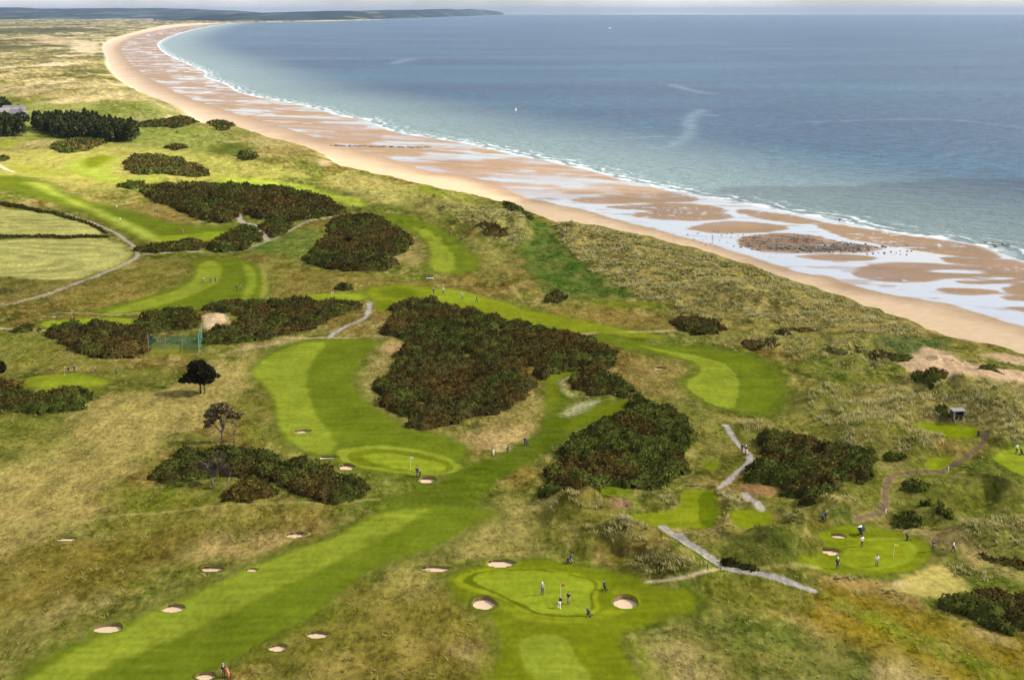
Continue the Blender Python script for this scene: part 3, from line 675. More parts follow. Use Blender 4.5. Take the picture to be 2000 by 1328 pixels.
sandy = sstep(.12, .3, fbm(bx_ / 30, by_ / 8, 4, 512)) * sstep(-8, 8, 3 - bar)
wet_near = wet_near * (1 - .5 * sandy)
along = by_ - .5 * bx_
ns_ = fbm(bx_ / 60 + .6 * fbm(bx_ / 40, by_ / 90, 2, 3), by_ / 34 + bx_ / 90, 4, 520, .55)
ns2 = fbm(bx_ / 45 + 3, by_ / 13 + bx_ / 60, 3, 524)
wet_far = zone * np.clip(sstep(-.12, .34, ns_) * .62 + .45 * sstep(.05, .3, ns2), 0, .92)
kf = sstep(470, 620, by_)
WETV = wet_near * (1 - kf) + wet_far * kf
damp = sstep(-14 - 40 * sstep(500, 900, by_), 6, chs + 4 * fbm(bx_ / 20, by_ / 20, 2, 530))
sand = np.tile(alb(213,185,147), (len(bx_), 1))
sand = mixc(sand, alb(149,120,86), damp * .92)
pinkish = sstep(.0, .4, fbm(bx_ / 45, by_ / 120, 3, 540)) * damp
sand = mixc(sand, alb(142,113,86), pinkish * .6)
sand = mixc(sand, alb(172,132,82), sstep(.0, .35, fbm(bx_ / 26, by_ / 16, 3, 550)) * damp * .65)
sand = mixc(sand, alb(176,150,146), sstep(.05, .35, fbm(bx_ / 50, by_ / 20, 4, 556)) * damp * .3)
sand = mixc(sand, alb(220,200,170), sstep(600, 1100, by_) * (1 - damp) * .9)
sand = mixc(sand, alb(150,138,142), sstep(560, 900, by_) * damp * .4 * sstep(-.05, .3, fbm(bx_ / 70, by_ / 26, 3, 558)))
sand = mixc(sand, alb(168,152,148), WETV * .8)  # pale lilac base painted in as sky sheen on the pools
# brown shingle bank
SH = bpoly([(1440,466),(1510,457),(1580,459),(1640,472),(1722,483),(1702,496),(1580,500),(1475,498),(1440,486)], .8)
s = sdf(bx_, by_, SH, 14) + 7 * fbm(bx_ / 12, by_ / 7, 3, 560) - 3.5
shg = sstep(-1, 2, s)
sand = mixc(sand, alb(136,108,86), shg * .8)
sand = mixc(sand, alb(84,78,58), shg * sstep(0, .35, fbm(bx_ / 3, by_ / 5, 3, 570)) * .6)
# strand line of stones
kb = sstep(4, 11, sc_ + 1.5 * fbm(bx_ / 6, by_ / 6, 2, 12))
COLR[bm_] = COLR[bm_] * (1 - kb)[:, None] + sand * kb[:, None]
ROUGH[bm_] = ROUGH[bm_] * (1 - kb) + .0 * kb
WET = np.zeros(len(TX)); WET[bm_] = WETV
seawet = sstep(-6, 1, TDW) * (TSC > 9); WET = np.maximum(WET, seawet * .8)
idb = IDV[bm_]; idb[sc_ > 8] = 1; idb[(sc_ > 8) & (WETV > .5)] = 2; IDV[bm_] = idb
OBJ[0] = ('rough_ground', 'uneven links ground of straw and olive coloured rough grass', 'ground', 'structure', 'turf')
OBJ[1] = ('beach', 'long curving tan sand beach between the dunes and the sea', 'beach', 'structure', 'beach')
OBJ[2] = ('tidal_pools', 'shallow pale tidal pools and runnels shining between the sandbars', 'tidal pools', 'structure', 'beach')

# ------------------------------------------------------------------ terrain / beach materials
def turf_material():
    m, nt = mat_new('turf')
    out = N(nt, 'ShaderNodeOutputMaterial'); at = N(nt, 'ShaderNodeAttribute', attribute_name='Col'); ar = N(nt, 'ShaderNodeAttribute', attribute_name='rough')
    ge = N(nt, 'ShaderNodeNewGeometry')
    mp = N(nt, 'ShaderNodeMapping'); mp.inputs['Scale'].default_value = (1, .55, 1); L(nt, ge.outputs['Position'], mp.inputs[0])
    na = N(nt, 'ShaderNodeTexNoise', ins={'Scale': 1.5, 'Detail': 5., 'Roughness': .7}); L(nt, mp.outputs[0], na.inputs['Vector'])
    nb = N(nt, 'ShaderNodeTexNoise', ins={'Scale': .33, 'Detail': 4., 'Roughness': .6}); L(nt, mp.outputs[0], nb.inputs['Vector'])
    nc = N(nt, 'ShaderNodeTexNoise', ins={'Scale': .12, 'Detail': 5., 'Roughness': .6}); L(nt, ge.outputs['Position'], nc.inputs['Vector'])
    def contrast(src, lo, hi):
        mr = N(nt, 'ShaderNodeMapRange', ins={1: .36, 2: .64, 3: lo, 4: hi}); L(nt, src, mr.inputs[0]); return mr.outputs[0]
    mu = N(nt, 'ShaderNodeMath', operation='MULTIPLY'); L(nt, contrast(na.outputs[0], .55, 1.45), mu.inputs[0]); L(nt, contrast(nb.outputs[0], .72, 1.28), mu.inputs[1])
    lp = N(nt, 'ShaderNodeMix', data_type='FLOAT'); L(nt, ar.outputs['Fac'], lp.inputs[0])
    L(nt, contrast(na.outputs[0], .90, 1.10), lp.inputs[2]); L(nt, mu.outputs[0], lp.inputs[3])
    mx = N(nt, 'ShaderNodeMix', data_type='RGBA', blend_type='MULTIPLY', ins={0: 1.})
    L(nt, at.outputs['Color'], mx.inputs[6]); L(nt, lp.outputs[0], mx.inputs[7])
    # hue drift: dry tips on the rough
    hs = N(nt, 'ShaderNodeMix', data_type='RGBA', blend_type='MIX'); hs.inputs[7].default_value = (*alb(168,146,86), 1)
    fc = N(nt, 'ShaderNodeMath', operation='MULTIPLY'); L(nt, contrast(nb.outputs[0], 0, .55), fc.inputs[0]); L(nt, ar.outputs['Fac'], fc.inputs[1])
    fd = N(nt, 'ShaderNodeMath', operation='MULTIPLY'); L(nt, fc.outputs[0], fd.inputs[0]); L(nt, contrast(nc.outputs[0], 0, .8), fd.inputs[1]); fd.use_clamp = True
    L(nt, fd.outputs[0], hs.inputs[0]); L(nt, mx.outputs[2], hs.inputs[6])
    b = N(nt, 'ShaderNodeBsdfDiffuse'); L(nt, hs.outputs[2], b.inputs[0])
    bu = N(nt, 'ShaderNodeBump', ins={'Strength': .5, 'Distance': .35}); L(nt, na.outputs[0], bu.inputs['Height'])
    sm = N(nt, 'ShaderNodeMath', operation='MULTIPLY', ins={1: .55}); L(nt, ar.outputs['Fac'], sm.inputs[0]); L(nt, sm.outputs[0], bu.inputs['Strength'])
    L(nt, bu.outputs[0], b.inputs['Normal'])
    L(nt, b.outputs[0], out.inputs[0]); return m

def beach_material():
    m, nt = mat_new('sand_beach')
    out = N(nt, 'ShaderNodeOutputMaterial'); at = N(nt, 'ShaderNodeAttribute', attribute_name='Col'); aw = N(nt, 'ShaderNodeAttribute', attribute_name='wet')
    ge = N(nt, 'ShaderNodeNewGeometry')
    na = N(nt, 'ShaderNodeTexNoise', ins={'Scale': .35, 'Detail': 6., 'Roughness': .65}); L(nt, ge.outputs['Position'], na.inputs['Vector'])
    mr = N(nt, 'ShaderNodeMapRange', ins={1: .3, 2: .7, 3: .88, 4: 1.12}); L(nt, na.outputs[0], mr.inputs[0])
    mx = N(nt, 'ShaderNodeMix', data_type='RGBA', blend_type='MULTIPLY', ins={0: 1.}); L(nt, at.outputs['Color'], mx.inputs[6]); L(nt, mr.outputs[0], mx.inputs[7])
    b = N(nt, 'ShaderNodeBsdfPrincipled'); L(nt, mx.outputs[2], b.inputs['Base Color'])
    rr = N(nt, 'ShaderNodeMapRange', ins={1: .15, 2: .8, 3: .75, 4: .12}); L(nt, aw.outputs['Fac'], rr.inputs[0]); L(nt, rr.outputs[0], b.inputs['Roughness'])
    sr = N(nt, 'ShaderNodeMapRange', ins={1: .15, 2: .8, 3: .2, 4: 1.}); L(nt, aw.outputs['Fac'], sr.inputs[0]); L(nt, sr.outputs[0], b.inputs['Specular IOR Level'])
    ct = N(nt, 'ShaderNodeMapRange', ins={1: .35, 2: .75, 3: 0., 4: 1.}); L(nt, aw.outputs['Fac'], ct.inputs[0]); L(nt, ct.outputs[0], b.inputs['Coat Weight'])
    b.inputs['Coat Roughness'].default_value = .05; b.inputs['Coat IOR'].default_value = 2.1
    bu = N(nt, 'ShaderNodeBump', ins={'Strength': .25, 'Distance': .3}); L(nt, na.outputs[0], bu.inputs['Height']); 
    bs = N(nt, 'ShaderNodeMapRange', ins={1: 0., 2: .5, 3: .3, 4: .0}); L(nt, aw.outputs['Fac'], bs.inputs[0]); L(nt, bs.outputs[0], bu.inputs['Strength'])
    L(nt, bu.outputs[0], b.inputs['Normal'])
    L(nt, b.outputs[0], out.inputs[0]); return m
MTURF, MBEACH = turf_material(), beach_material()

# ------------------------------------------------------------------ bunkers: where the turf is cut open
BUNK = [ # px, py (centre), width px, depth factor, label
 (210,1226,60,.75,'sand bunker lowest on the left beside the striped fairway'),
 (338,1187,48,.8,'round sand bunker on the left edge of the striped fairway, second up'),
 (413,1110,50,.6,'thin sand bunker in pale rough, left of its small neighbour'),
 (492,1112,30,.7,'tiny sand bunker touching the dark edge of the striped fairway'),
 (578,1044,46,.75,'sand bunker topmost along the left side of the striped fairway'),
 (130,1052,44,.5,'faint shallow bunker alone in the pale worn strip'),
 (543,1264,42,.7,'sand bunker with a tiny tail right of the striped fairway'),
 (620,1239,50,.7,'sand bunker in dark rough, upper of two right of the striped fairway'),
 (402,1320,44,.8,'sand bunker at the bottom edge next to the golfer with trolley'),
 (590,842,40,.7,'thin sand bunker in the middle of the broad two tone fairway'),
 (640,892,42,.6,'thin dark lipped bunker left of the central green'),
 (677,911,36,.95,'small round bunker below left of the central green'),
 (834,937,42,.95,'pale round bunker below the central green by the dark figures'),
 (850,1110,70,.45,'long thin dark lipped bunker at the front green, far left'),
 (977,1099,70,.6,'long pale bunker behind the front green'),
 (945,1177,52,1.15,'deep round pot bunker left of the front green'),
 (1221,1175,54,1.2,'deep round pot bunker right of the front green'),
 (1637,1046,36,.7,'small dark lipped bunker by the lower right green, upper of two'),
 (1621,1076,44,.75,'dark lipped bunker by the lower right green, lower of two'),
 (1289,719,32,.8,'lone bunker in brown rough right of the big gorse'),
 (331,472,24,.5,'tiny far bunker below the green with the red flag'),
 (832,582,34,.6,'brown lipped bunker in front of the green with four figures'),
]
BW = []
for (bx, by, w, dp, lab) in BUNK:
    c = gp(bx, by + 1); dist = math.hypot(math.hypot(c[0], c[1]), CAMZ - c[2])
    a = w * dist / FPX / 2 * .9
    BW.append((c[0], c[1], a, a * dp, lab))
hole = np.zeros(len(TX), bool)
for (x0, y0, a, b, _) in BW: hole |= ((TX - x0) / a) ** 2 + ((TY - y0) / b) ** 2 < 1.0

# ------------------------------------------------------------------ cut the grid into its objects
V3 = np.stack([TX, TY, TZ], 1)
G3 = V3.reshape(nr, nc, 3)
du = np.empty_like(G3); dv = np.empty_like(G3)
du[:, 1:-1] = G3[:, 2:] - G3[:, :-2]; du[:, 0] = G3[:, 1] - G3[:, 0]; du[:, -1] = G3[:, -1] - G3[:, -2]
dv[1:-1] = G3[2:] - G3[:-2]; dv[0] = G3[1] - G3[0]; dv[-1] = G3[-1] - G3[-2]
NRM = np.cross(du, dv).reshape(-1, 3)
NRM *= np.sign(NRM[:, 2:3]); NRM /= np.linalg.norm(NRM, axis=1, keepdims=True)
I = np.arange(nr * nc).reshape(nr, nc)
Q = np.stack([I[:-1, :-1], I[1:, :-1], I[1:, 1:], I[:-1, 1:]], -1).reshape(-1, 4)
keep = ~(hole[Q].all(1)) & ~((TDW[Q] > 10) & (TSC[Q] > 9)).all(1)
Q = Q[keep]
fid = IDV[Q[:, 0]]
# orientation: make faces point up
p = V3[Q[:3]]
if np.cross(p[0, 1] - p[0, 0], p[0, 2] - p[0, 0])[2] < 0: Q = Q[:, ::-1]
for i, (nm, lab, cat, kind, mk) in OBJ.items():
    f = Q[fid == i]
    if not len(f): continue
    u, inv = np.unique(f, return_inverse=True)
    me = np_mesh(nm, V3[u], inv.reshape(-1, 4), [MBEACH if mk == 'beach' else MTURF],
                 {'Col': ('COL', COLR[u]), 'rough': ('F', ROUGH[u]), 'wet': ('F', WET[u])}, True, NRM[u])
    tag(mesh_obj(nm, me), lab, cat, None, kind)

# ------------------------------------------------------------------ bunkers as things
MSAND = plain('bunker_sand', tuple(alb(232,202,164)), .9, var=.06, scale=3)
MREVET = plain('stacked_turf', tuple(alb(146,120,80)), .95, var=.35, scale=2.5)
MLIPM = veg_mat('bunker_lip_turf', .3, 3., .0)
for (x0, y0, a, b, lab) in BW:
    root = empty('sand_bunker', (x0, y0, float(height(np.array([x0]), np.array([y0]))[0])))
    tag(root, lab, 'bunker', 'sand bunkers of the golf course')
    bz = root.location.z
    n = 56; t = np.arange(n) * 2 * math.pi / n
    wob = 1 + .07 * np.sin(2 * t + x0) + .06 * np.sin(3 * t + y0) + .03 * np.sin(5 * t + x0 * 3)
    ex, ey = np.cos(t) * a * wob, np.sin(t) * b * wob
    def ring(k): return ex * k, ey * k
    deep = min(.95, .28 + .22 * b)
    far = .5 + .5 * np.sin(t)                       # 1 on the side away from the camera
    gz = height(x0 + ex, y0 + ey) - bz
    lip = gz + .03 + .16 * far * min(1, b / 1.5)
    floor = -.18 * min(1, b) - .25 * min(1, b / 2)
    rings = [(1.34, height(x0 + ex * 1.34, y0 + ey * 1.34) - bz - .06), (1.2, (height(x0 + ex * 1.2, y0 + ey * 1.2) - bz) * .5 + lip * .5 - .01), (1.06, lip), (.985, lip - .01), (.95, lip - .1)]
    V = []; 
    for k, z in rings:
        X_, Y_ = ring(k); V += [(X_[i], Y_[i], z[i]) for i in range(n)]
    F = [(r * n + i, r * n + (i + 1) % n, (r + 1) * n + (i + 1) % n, (r + 1) * n + i) for r in range(len(rings) - 1) for i in range(n)]
    V = np.array(V); s_ = to_idx = None
    # lip takes the colour of the turf around it
    d2 = (TX - x0 - 0.) ** 2 + (TY - y0 + b * 1.5) ** 2; lc = COLR[np.argmin(d2)]
    me = np_mesh('turf_lip', V, np.array(F), [MLIPM], {'Col': ('COL', np.tile(lc, (len(V), 1)))}, True)
    mesh_obj('turf_lip', me, root)
    mb = MB(); v = []
    fl = float(floor)
    for k, z in ((.96, lip - .05), (.9, np.minimum(lip - .1, fl + .12)), (.86, np.full(n, fl))):
        X_, Y_ = ring(k); v += [(X_[i], Y_[i], z[i]) for i in range(n)]
    mb.add(v, [(r * n + i, r * n + (i + 1) % n, (r + 1) * n + (i + 1) % n, (r + 1) * n + i) for r in range(2) for i in range(n)])
    mb.build('turf_face', MREVET, root, True)
    mb = MB(); v = [(0, 0, fl + .0)]
    for k, dz in ((.35, .0), (.65, .02), (.8, .06), (.93, .17)):
        X_, Y_ = ring(k); v += [(X_[i], Y_[i] - .0, fl + dz * (1.2 - far[i]) + .008) for i in range(n)]
    fs = [(0, 1 + i, 1 + (i + 1) % n) for i in range(n)] + [(1 + r * n + i, 1 + (r + 1) * n + i, 1 + (r + 1) * n + (i + 1) % n, 1 + r * n + (i + 1) % n) for r in range(3) for i in range(n)]
    mb.add(v, fs); mb.build('sand_floor', MSAND, root, True)

# ------------------------------------------------------------------ sea
sgx = np.array([-150 - 40 * (1.3 ** i - 1) / .3 for i in range(1, 20)][::-1] + steps(-150, 2160, 6) + [2160 + 40 * (1.3 ** i - 1) / .3 for i in range(1, 20)])
sgy = np.array([24.4, 24.8, 25.3, 26, 27, 28] + steps(29, 60, 1.) + steps(60, 140, 1.6) + steps(140, 660, 2.4) + steps(660, 1000, 12))
SX, SY = np.meshgrid(sgx, sgy); sr_, sc2 = SX.shape
WX, WY = plane_xy(SX.ravel(), SY.ravel(), 0.0)
sdw = sd_line(WX, WY, WAW, WAP)
STREAK = [([(1310,165),(1350,178),(1385,183)],7,.5),([(768,125),(800,116)],7,.6),([(1370,215),(1345,235),(1350,262),(1320,285),(1270,290)],9,.55),
          ([(1050,272),(1200,272),(1290,266),(1340,270)],6,.5),([(1350,222),(1390,226)],8,.5),([(1560,240),(1700,234),(1850,232),(2000,250)],6,.4),
          ([(440,129),(478,128)],8,1.1),([(495,163),(560,159)],7,.9),([(1620,400),(1700,395),(1800,395)],9,.35),([(1900,410),(2000,400)],8,.4),([(350,84),(375,82)],16,1.0)]
pale = np.zeros(len(WX))
for P, w, k in STREAK:
    lx, ly = plane_xy(*np.array(P, float).T, 0); lw = chaikin(np.stack([lx, ly], 1), 2, False)
    wd = w * .5 * np.clip(WY / 700, .6, 3)
    dd = seg_dist(WX, WY, lw, False)
    pale = np.maximum(pale, k * np.exp(-(dd / wd) ** 2))
SI = np.arange(sr_ * sc2).reshape(sr_, sc2)
SQ = np.stack([SI[:-1, :-1], SI[1:, :-1], SI[1:, 1:], SI[:-1, 1:]], -1).reshape(-1, 4)
SQ = SQ[~(sdw[SQ] < -12).all(1)]
pp = np.stack([WX, WY, np.zeros(len(WX))], 1)
if np.cross(pp[SQ[0, 1]] - pp[SQ[0, 0]], pp[SQ[0, 2]] - pp[SQ[0, 0]])[2] < 0: SQ = SQ[:, ::-1]
m, nt = mat_new('sea_water'); MSEA = m
out = N(nt, 'ShaderNodeOutputMaterial'); ad = N(nt, 'ShaderNodeAttribute', attribute_name='shore'); ap = N(nt, 'ShaderNodeAttribute', attribute_name='pale')
ge = N(nt, 'ShaderNodeNewGeometry')
mp = N(nt, 'ShaderNodeMapping'); mp.inputs['Rotation'].default_value = (0, 0, R(-25)); mp.inputs['Scale'].default_value = (.5, 1, 1); L(nt, ge.outputs['Position'], mp.inputs[0])
nw = N(nt, 'ShaderNodeTexNoise', ins={'Scale': .16, 'Detail': 6., 'Roughness': .65}); L(nt, mp.outputs[0], nw.inputs['Vector'])
mb2 = N(nt, 'ShaderNodeMapping'); mb2.inputs['Scale'].default_value = (.0016, .0042, 1); L(nt, ge.outputs['Position'], mb2.inputs[0])
nl = N(nt, 'ShaderNodeTexNoise', ins={'Scale': 1., 'Detail': 5., 'Roughness': .55}); L(nt, mb2.outputs[0], nl.inputs['Vector'])
cr = N(nt, 'ShaderNodeValToRGB'); cr.color_ramp.elements[0].position = .36; cr.color_ramp.elements[0].color = (.005, .026, .070, 1)
cr.color_ramp.elements[1].position = .66; cr.color_ramp.elements[1].color = (.013, .056, .100, 1)
L(nt, nl.outputs[0], cr.inputs[0])  # broad bands paint cloud shadow patches along with turquoise water tone
shl = N(nt, 'ShaderNodeMapRange', interpolation_type='SMOOTHSTEP', ins={1: 0., 2: 190., 3: .9, 4: 0.}); L(nt, ad.outputs['Fac'], shl.inputs[0])
m1 = N(nt, 'ShaderNodeMix', data_type='RGBA'); L(nt, shl.outputs[0], m1.inputs[0]); ng2 = N(nt, 'ShaderNodeMapRange', ins={1: .38, 2: .62, 3: .6, 4: 1.4}); L(nt, nw.outputs[0], ng2.inputs[0])
mg = N(nt, 'ShaderNodeMix', data_type='RGBA', blend_type='MULTIPLY', ins={0: 1.}); L(nt, cr.outputs[0], mg.inputs[6]); L(nt, ng2.outputs[0], mg.inputs[7]); L(nt, mg.outputs[2], m1.inputs[6]); m1.inputs[7].default_value = (.13, .18, .175, 1)  # reflections off wave facets painted into the base colour as ripples
# pale streaks
ps = N(nt, 'ShaderNodeMapRange', ins={1: .35, 2: .65, 3: .3, 4: 1.1}); L(nt, nw.outputs[0], ps.inputs[0])
pm = N(nt, 'ShaderNodeMath', operation='MULTIPLY'); L(nt, ps.outputs[0], pm.inputs[0]); L(nt, ap.outputs['Fac'], pm.inputs[1]); pm.use_clamp = True
m2 = N(nt, 'ShaderNodeMix', data_type='RGBA'); L(nt, pm.outputs[0], m2.inputs[0]); L(nt, m1.outputs[2], m2.inputs[6]); m2.inputs[7].default_value = (.12, .17, .20, 1)
# surf: broken lines of foam parallel to the shore
nf = N(nt, 'ShaderNodeTexNoise', ins={'Scale': .05, 'Detail': 5., 'Roughness': .6}); L(nt, ge.outputs['Position'], nf.inputs['Vector'])
fo = N(nt, 'ShaderNodeMath', operation='MULTIPLY_ADD', ins={1: 26., 2: -13.}); L(nt, nf.outputs[0], fo.inputs[0])
sd_ = N(nt, 'ShaderNodeMath', operation='ADD'); L(nt, ad.outputs['Fac'], sd_.inputs[0]); L(nt, fo.outputs[0], sd_.inputs[1])
def band(c, w, k):
    a = N(nt, 'ShaderNodeMath', operation='SUBTRACT', ins={1: c}); L(nt, sd_.outputs[0], a.inputs[0])
    b = N(nt, 'ShaderNodeMath', operation='ABSOLUTE'); L(nt, a.outputs[0], b.inputs[0])
    r = N(nt, 'ShaderNodeMapRange', interpolation_type='SMOOTHSTEP', ins={1: w * .35, 2: w, 3: k, 4: 0.}); L(nt, b.outputs[0], r.inputs[0]); return r.outputs[0]
bsum = None
for c, w, k in ((0., 3.8, 1.), (8., 1.9, .6), (15., 1.2, .25)):
    o_ = band(c, w, k)
    if bsum is None: bsum = o_
    else:
        mm = N(nt, 'ShaderNodeMath', operation='MAXIMUM'); L(nt, bsum, mm.inputs[0]); L(nt, o_, mm.inputs[1]); bsum = mm.outputs[0]
ng = N(nt, 'ShaderNodeTexNoise', ins={'Scale': .12, 'Detail': 4.}); L(nt, ge.outputs['Position'], ng.inputs['Vector'])
gr = N(nt, 'ShaderNodeMapRange', ins={1: .44, 2: .58, 3: .2, 4: 1.}); L(nt, ng.outputs[0], gr.inputs[0])
fm_ = N(nt, 'ShaderNodeMath', operation='MULTIPLY'); L(nt, bsum, fm_.inputs[0]); L(nt, gr.outputs[0], fm_.inputs[1]); fm_.use_clamp = True
m3 = N(nt, 'ShaderNodeMix', data_type='RGBA'); L(nt, fm_.outputs[0], m3.inputs[0]); L(nt, m2.outputs[2], m3.inputs[6]); m3.inputs[7].default_value = (.75, .76, .76, 1)
b = N(nt, 'ShaderNodeBsdfPrincipled', ins={'Roughness': .25, 'IOR': 1.33}); b.inputs['Specular IOR Level'].default_value = .08; b.inputs['Specular Tint'].default_value = (.6, .86, 1, 1); L(nt, m3.outputs[2], b.inputs['Base Color'])
rf = N(nt, 'ShaderNodeMix', data_type='FLOAT', ins={2: .24, 3: .9}); L(nt, fm_.outputs[0], rf.inputs[0]); L(nt, rf.outputs[0], b.inputs['Roughness'])
bu = N(nt, 'ShaderNodeBump', ins={'Strength': 1., 'Distance': 7.}); L(nt, nw.outputs[0], bu.inputs['Height']); L(nt, bu.outputs[0], b.inputs['Normal'])
L(nt, b.outputs[0], out.inputs[0])
me = np_mesh('sea', pp, SQ, [MSEA], {'shore': ('F', np.clip(sdw, -50, 400)), 'pale': ('F', pale)}, True)
tag(mesh_obj('sea', me), 'blue grey sea with pale surf along the beach', 'sea', None, 'structure')

# ------------------------------------------------------------------ far hills and headland
def hills(name, label, base, depth, top, col, seed, tip=None, wood=.5):
    """base: shoreline/foot in photo pixels at sea level; rises inland to 'top' metres"""
    bx, by = plane_xy(*np.array(base, float).T, 2.0)
    B = chaikin(np.stack([bx, by], 1), 2, False)
    s = np.concatenate([[0], np.cumsum(np.hypot(*np.diff(B, axis=0).T))]); n = 420
    u = np.linspace(0, s[-1], n); B = np.stack([np.interp(u, s, B[:, 0]), np.interp(u, s, B[:, 1])], 1)
    dirs = B / np.linalg.norm(B, axis=1, keepdims=True)
    K = 26; prof = np.linspace(0, 1, K) ** 1.5
    V = []; Ht = np.interp(np.linspace(0, 1, n), *np.array(top).T)
    for k in range(K):
        P = B + dirs * (prof[k] * depth)
        h = Ht * sstep(0, .8, prof[k] + .03 * (k > 0)) * (1 + .22 * fbm(P[:, 0] / 900, P[:, 1] / 1600, 3, seed)) + (10 * sstep(0, .06, prof[k]) * np.clip(Ht / 40, 0, 1) if k else 0)
        V.append(np.stack([P[:, 0], P[:, 1], h - (4 if k == 0 else 0)], 1))
    V = np.concatenate(V)
    ii = np.arange(n * K).reshape(K, n)
    Fq = np.stack([ii[:-1, :-1], ii[:-1, 1:], ii[1:, 1:], ii[1:, :-1]], -1).reshape(-1, 4)
    c = np.tile(np.asarray(col), (len(V), 1))  # land and wood colours lean blue to imitate distance haze
    w = fbm(V[:, 0] / 700, V[:, 1] / 2600, 4, seed + 3)
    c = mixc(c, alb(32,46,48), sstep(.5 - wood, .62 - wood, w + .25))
    c = mixc(c, alb(128,134,84), sstep(.2, .3, fbm(V[:, 0] / 420, V[:, 1] / 1500, 3, seed + 5)) * .45)
    me = np_mesh(name, V, Fq, [MHILL], {'Col': ('COL', c)}, True)
    return tag(mesh_obj(name, me), label, 'hills', None, 'structure')
MHILL = veg_mat('far_country', .2, .01, 0.)
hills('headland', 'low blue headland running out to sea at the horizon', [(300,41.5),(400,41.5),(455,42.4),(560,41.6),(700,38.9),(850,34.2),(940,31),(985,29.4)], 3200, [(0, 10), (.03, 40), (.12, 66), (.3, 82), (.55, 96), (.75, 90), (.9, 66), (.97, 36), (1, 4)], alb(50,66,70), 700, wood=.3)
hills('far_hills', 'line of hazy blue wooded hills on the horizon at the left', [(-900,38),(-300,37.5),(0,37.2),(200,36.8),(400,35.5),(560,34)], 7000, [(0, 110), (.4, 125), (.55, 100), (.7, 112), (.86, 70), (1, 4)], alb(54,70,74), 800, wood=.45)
# ------------------------------------------------------------------ leaf clouds
def tris(C, size, nrm_bias=None, elong=1.6, r=None):
    """one small leafy triangle pair (a bent diamond) per centre -> V, F"""
    r = r or rng; n = len(C); size = np.broadcast_to(size, (n,))
    a = r.normal(size=(n, 3)); 
    if nrm_bias is not None: 
        a = a - nrm_bias * (a * nrm_bias).sum(1, keepdims=True) * .55
    a /= np.linalg.norm(a, axis=1, keepdims=True) + 1e-9
    b = r.normal(size=(n, 3)); b -= a * (a * b).sum(1, keepdims=True)
    if nrm_bias is not None: b -= nrm_bias * (b * nrm_bias).sum(1, keepdims=True) * .3
    b /= np.linalg.norm(b, axis=1, keepdims=True) + 1e-9
    a = a * (size * elong * .5)[:, None]; b = b * (size * .5)[:, None]
    V = np.stack([C - a, C - b * .9, C + a, C + b * .9], 1).reshape(-1, 3)
    i = np.arange(n)[:, None] * 4
    return V, np.concatenate([i, i + 1, i + 2, i + 3], 1)

MGORSE = veg_mat('gorse_leaf', .45, .9, .12)
MLEAF = veg_mat('tree_leaf', .35, 1.5, .15)
MGRASSB = veg_mat('marram_blade', .2, .6, .5)
MBARK = plain('bark', (.06, .045, .035), .95, var=.35, scale=6)
MTWIG = plain('grey_twig', (.13, .105, .09), .95, var=.3, scale=6)

GO_BROWN, GO_GREEN, GO_DARK, GO_RUST, GO_LIME = alb(86,80,42), alb(84,92,38), alb(50,52,26), alb(110,90,44), alb(124,126,50)

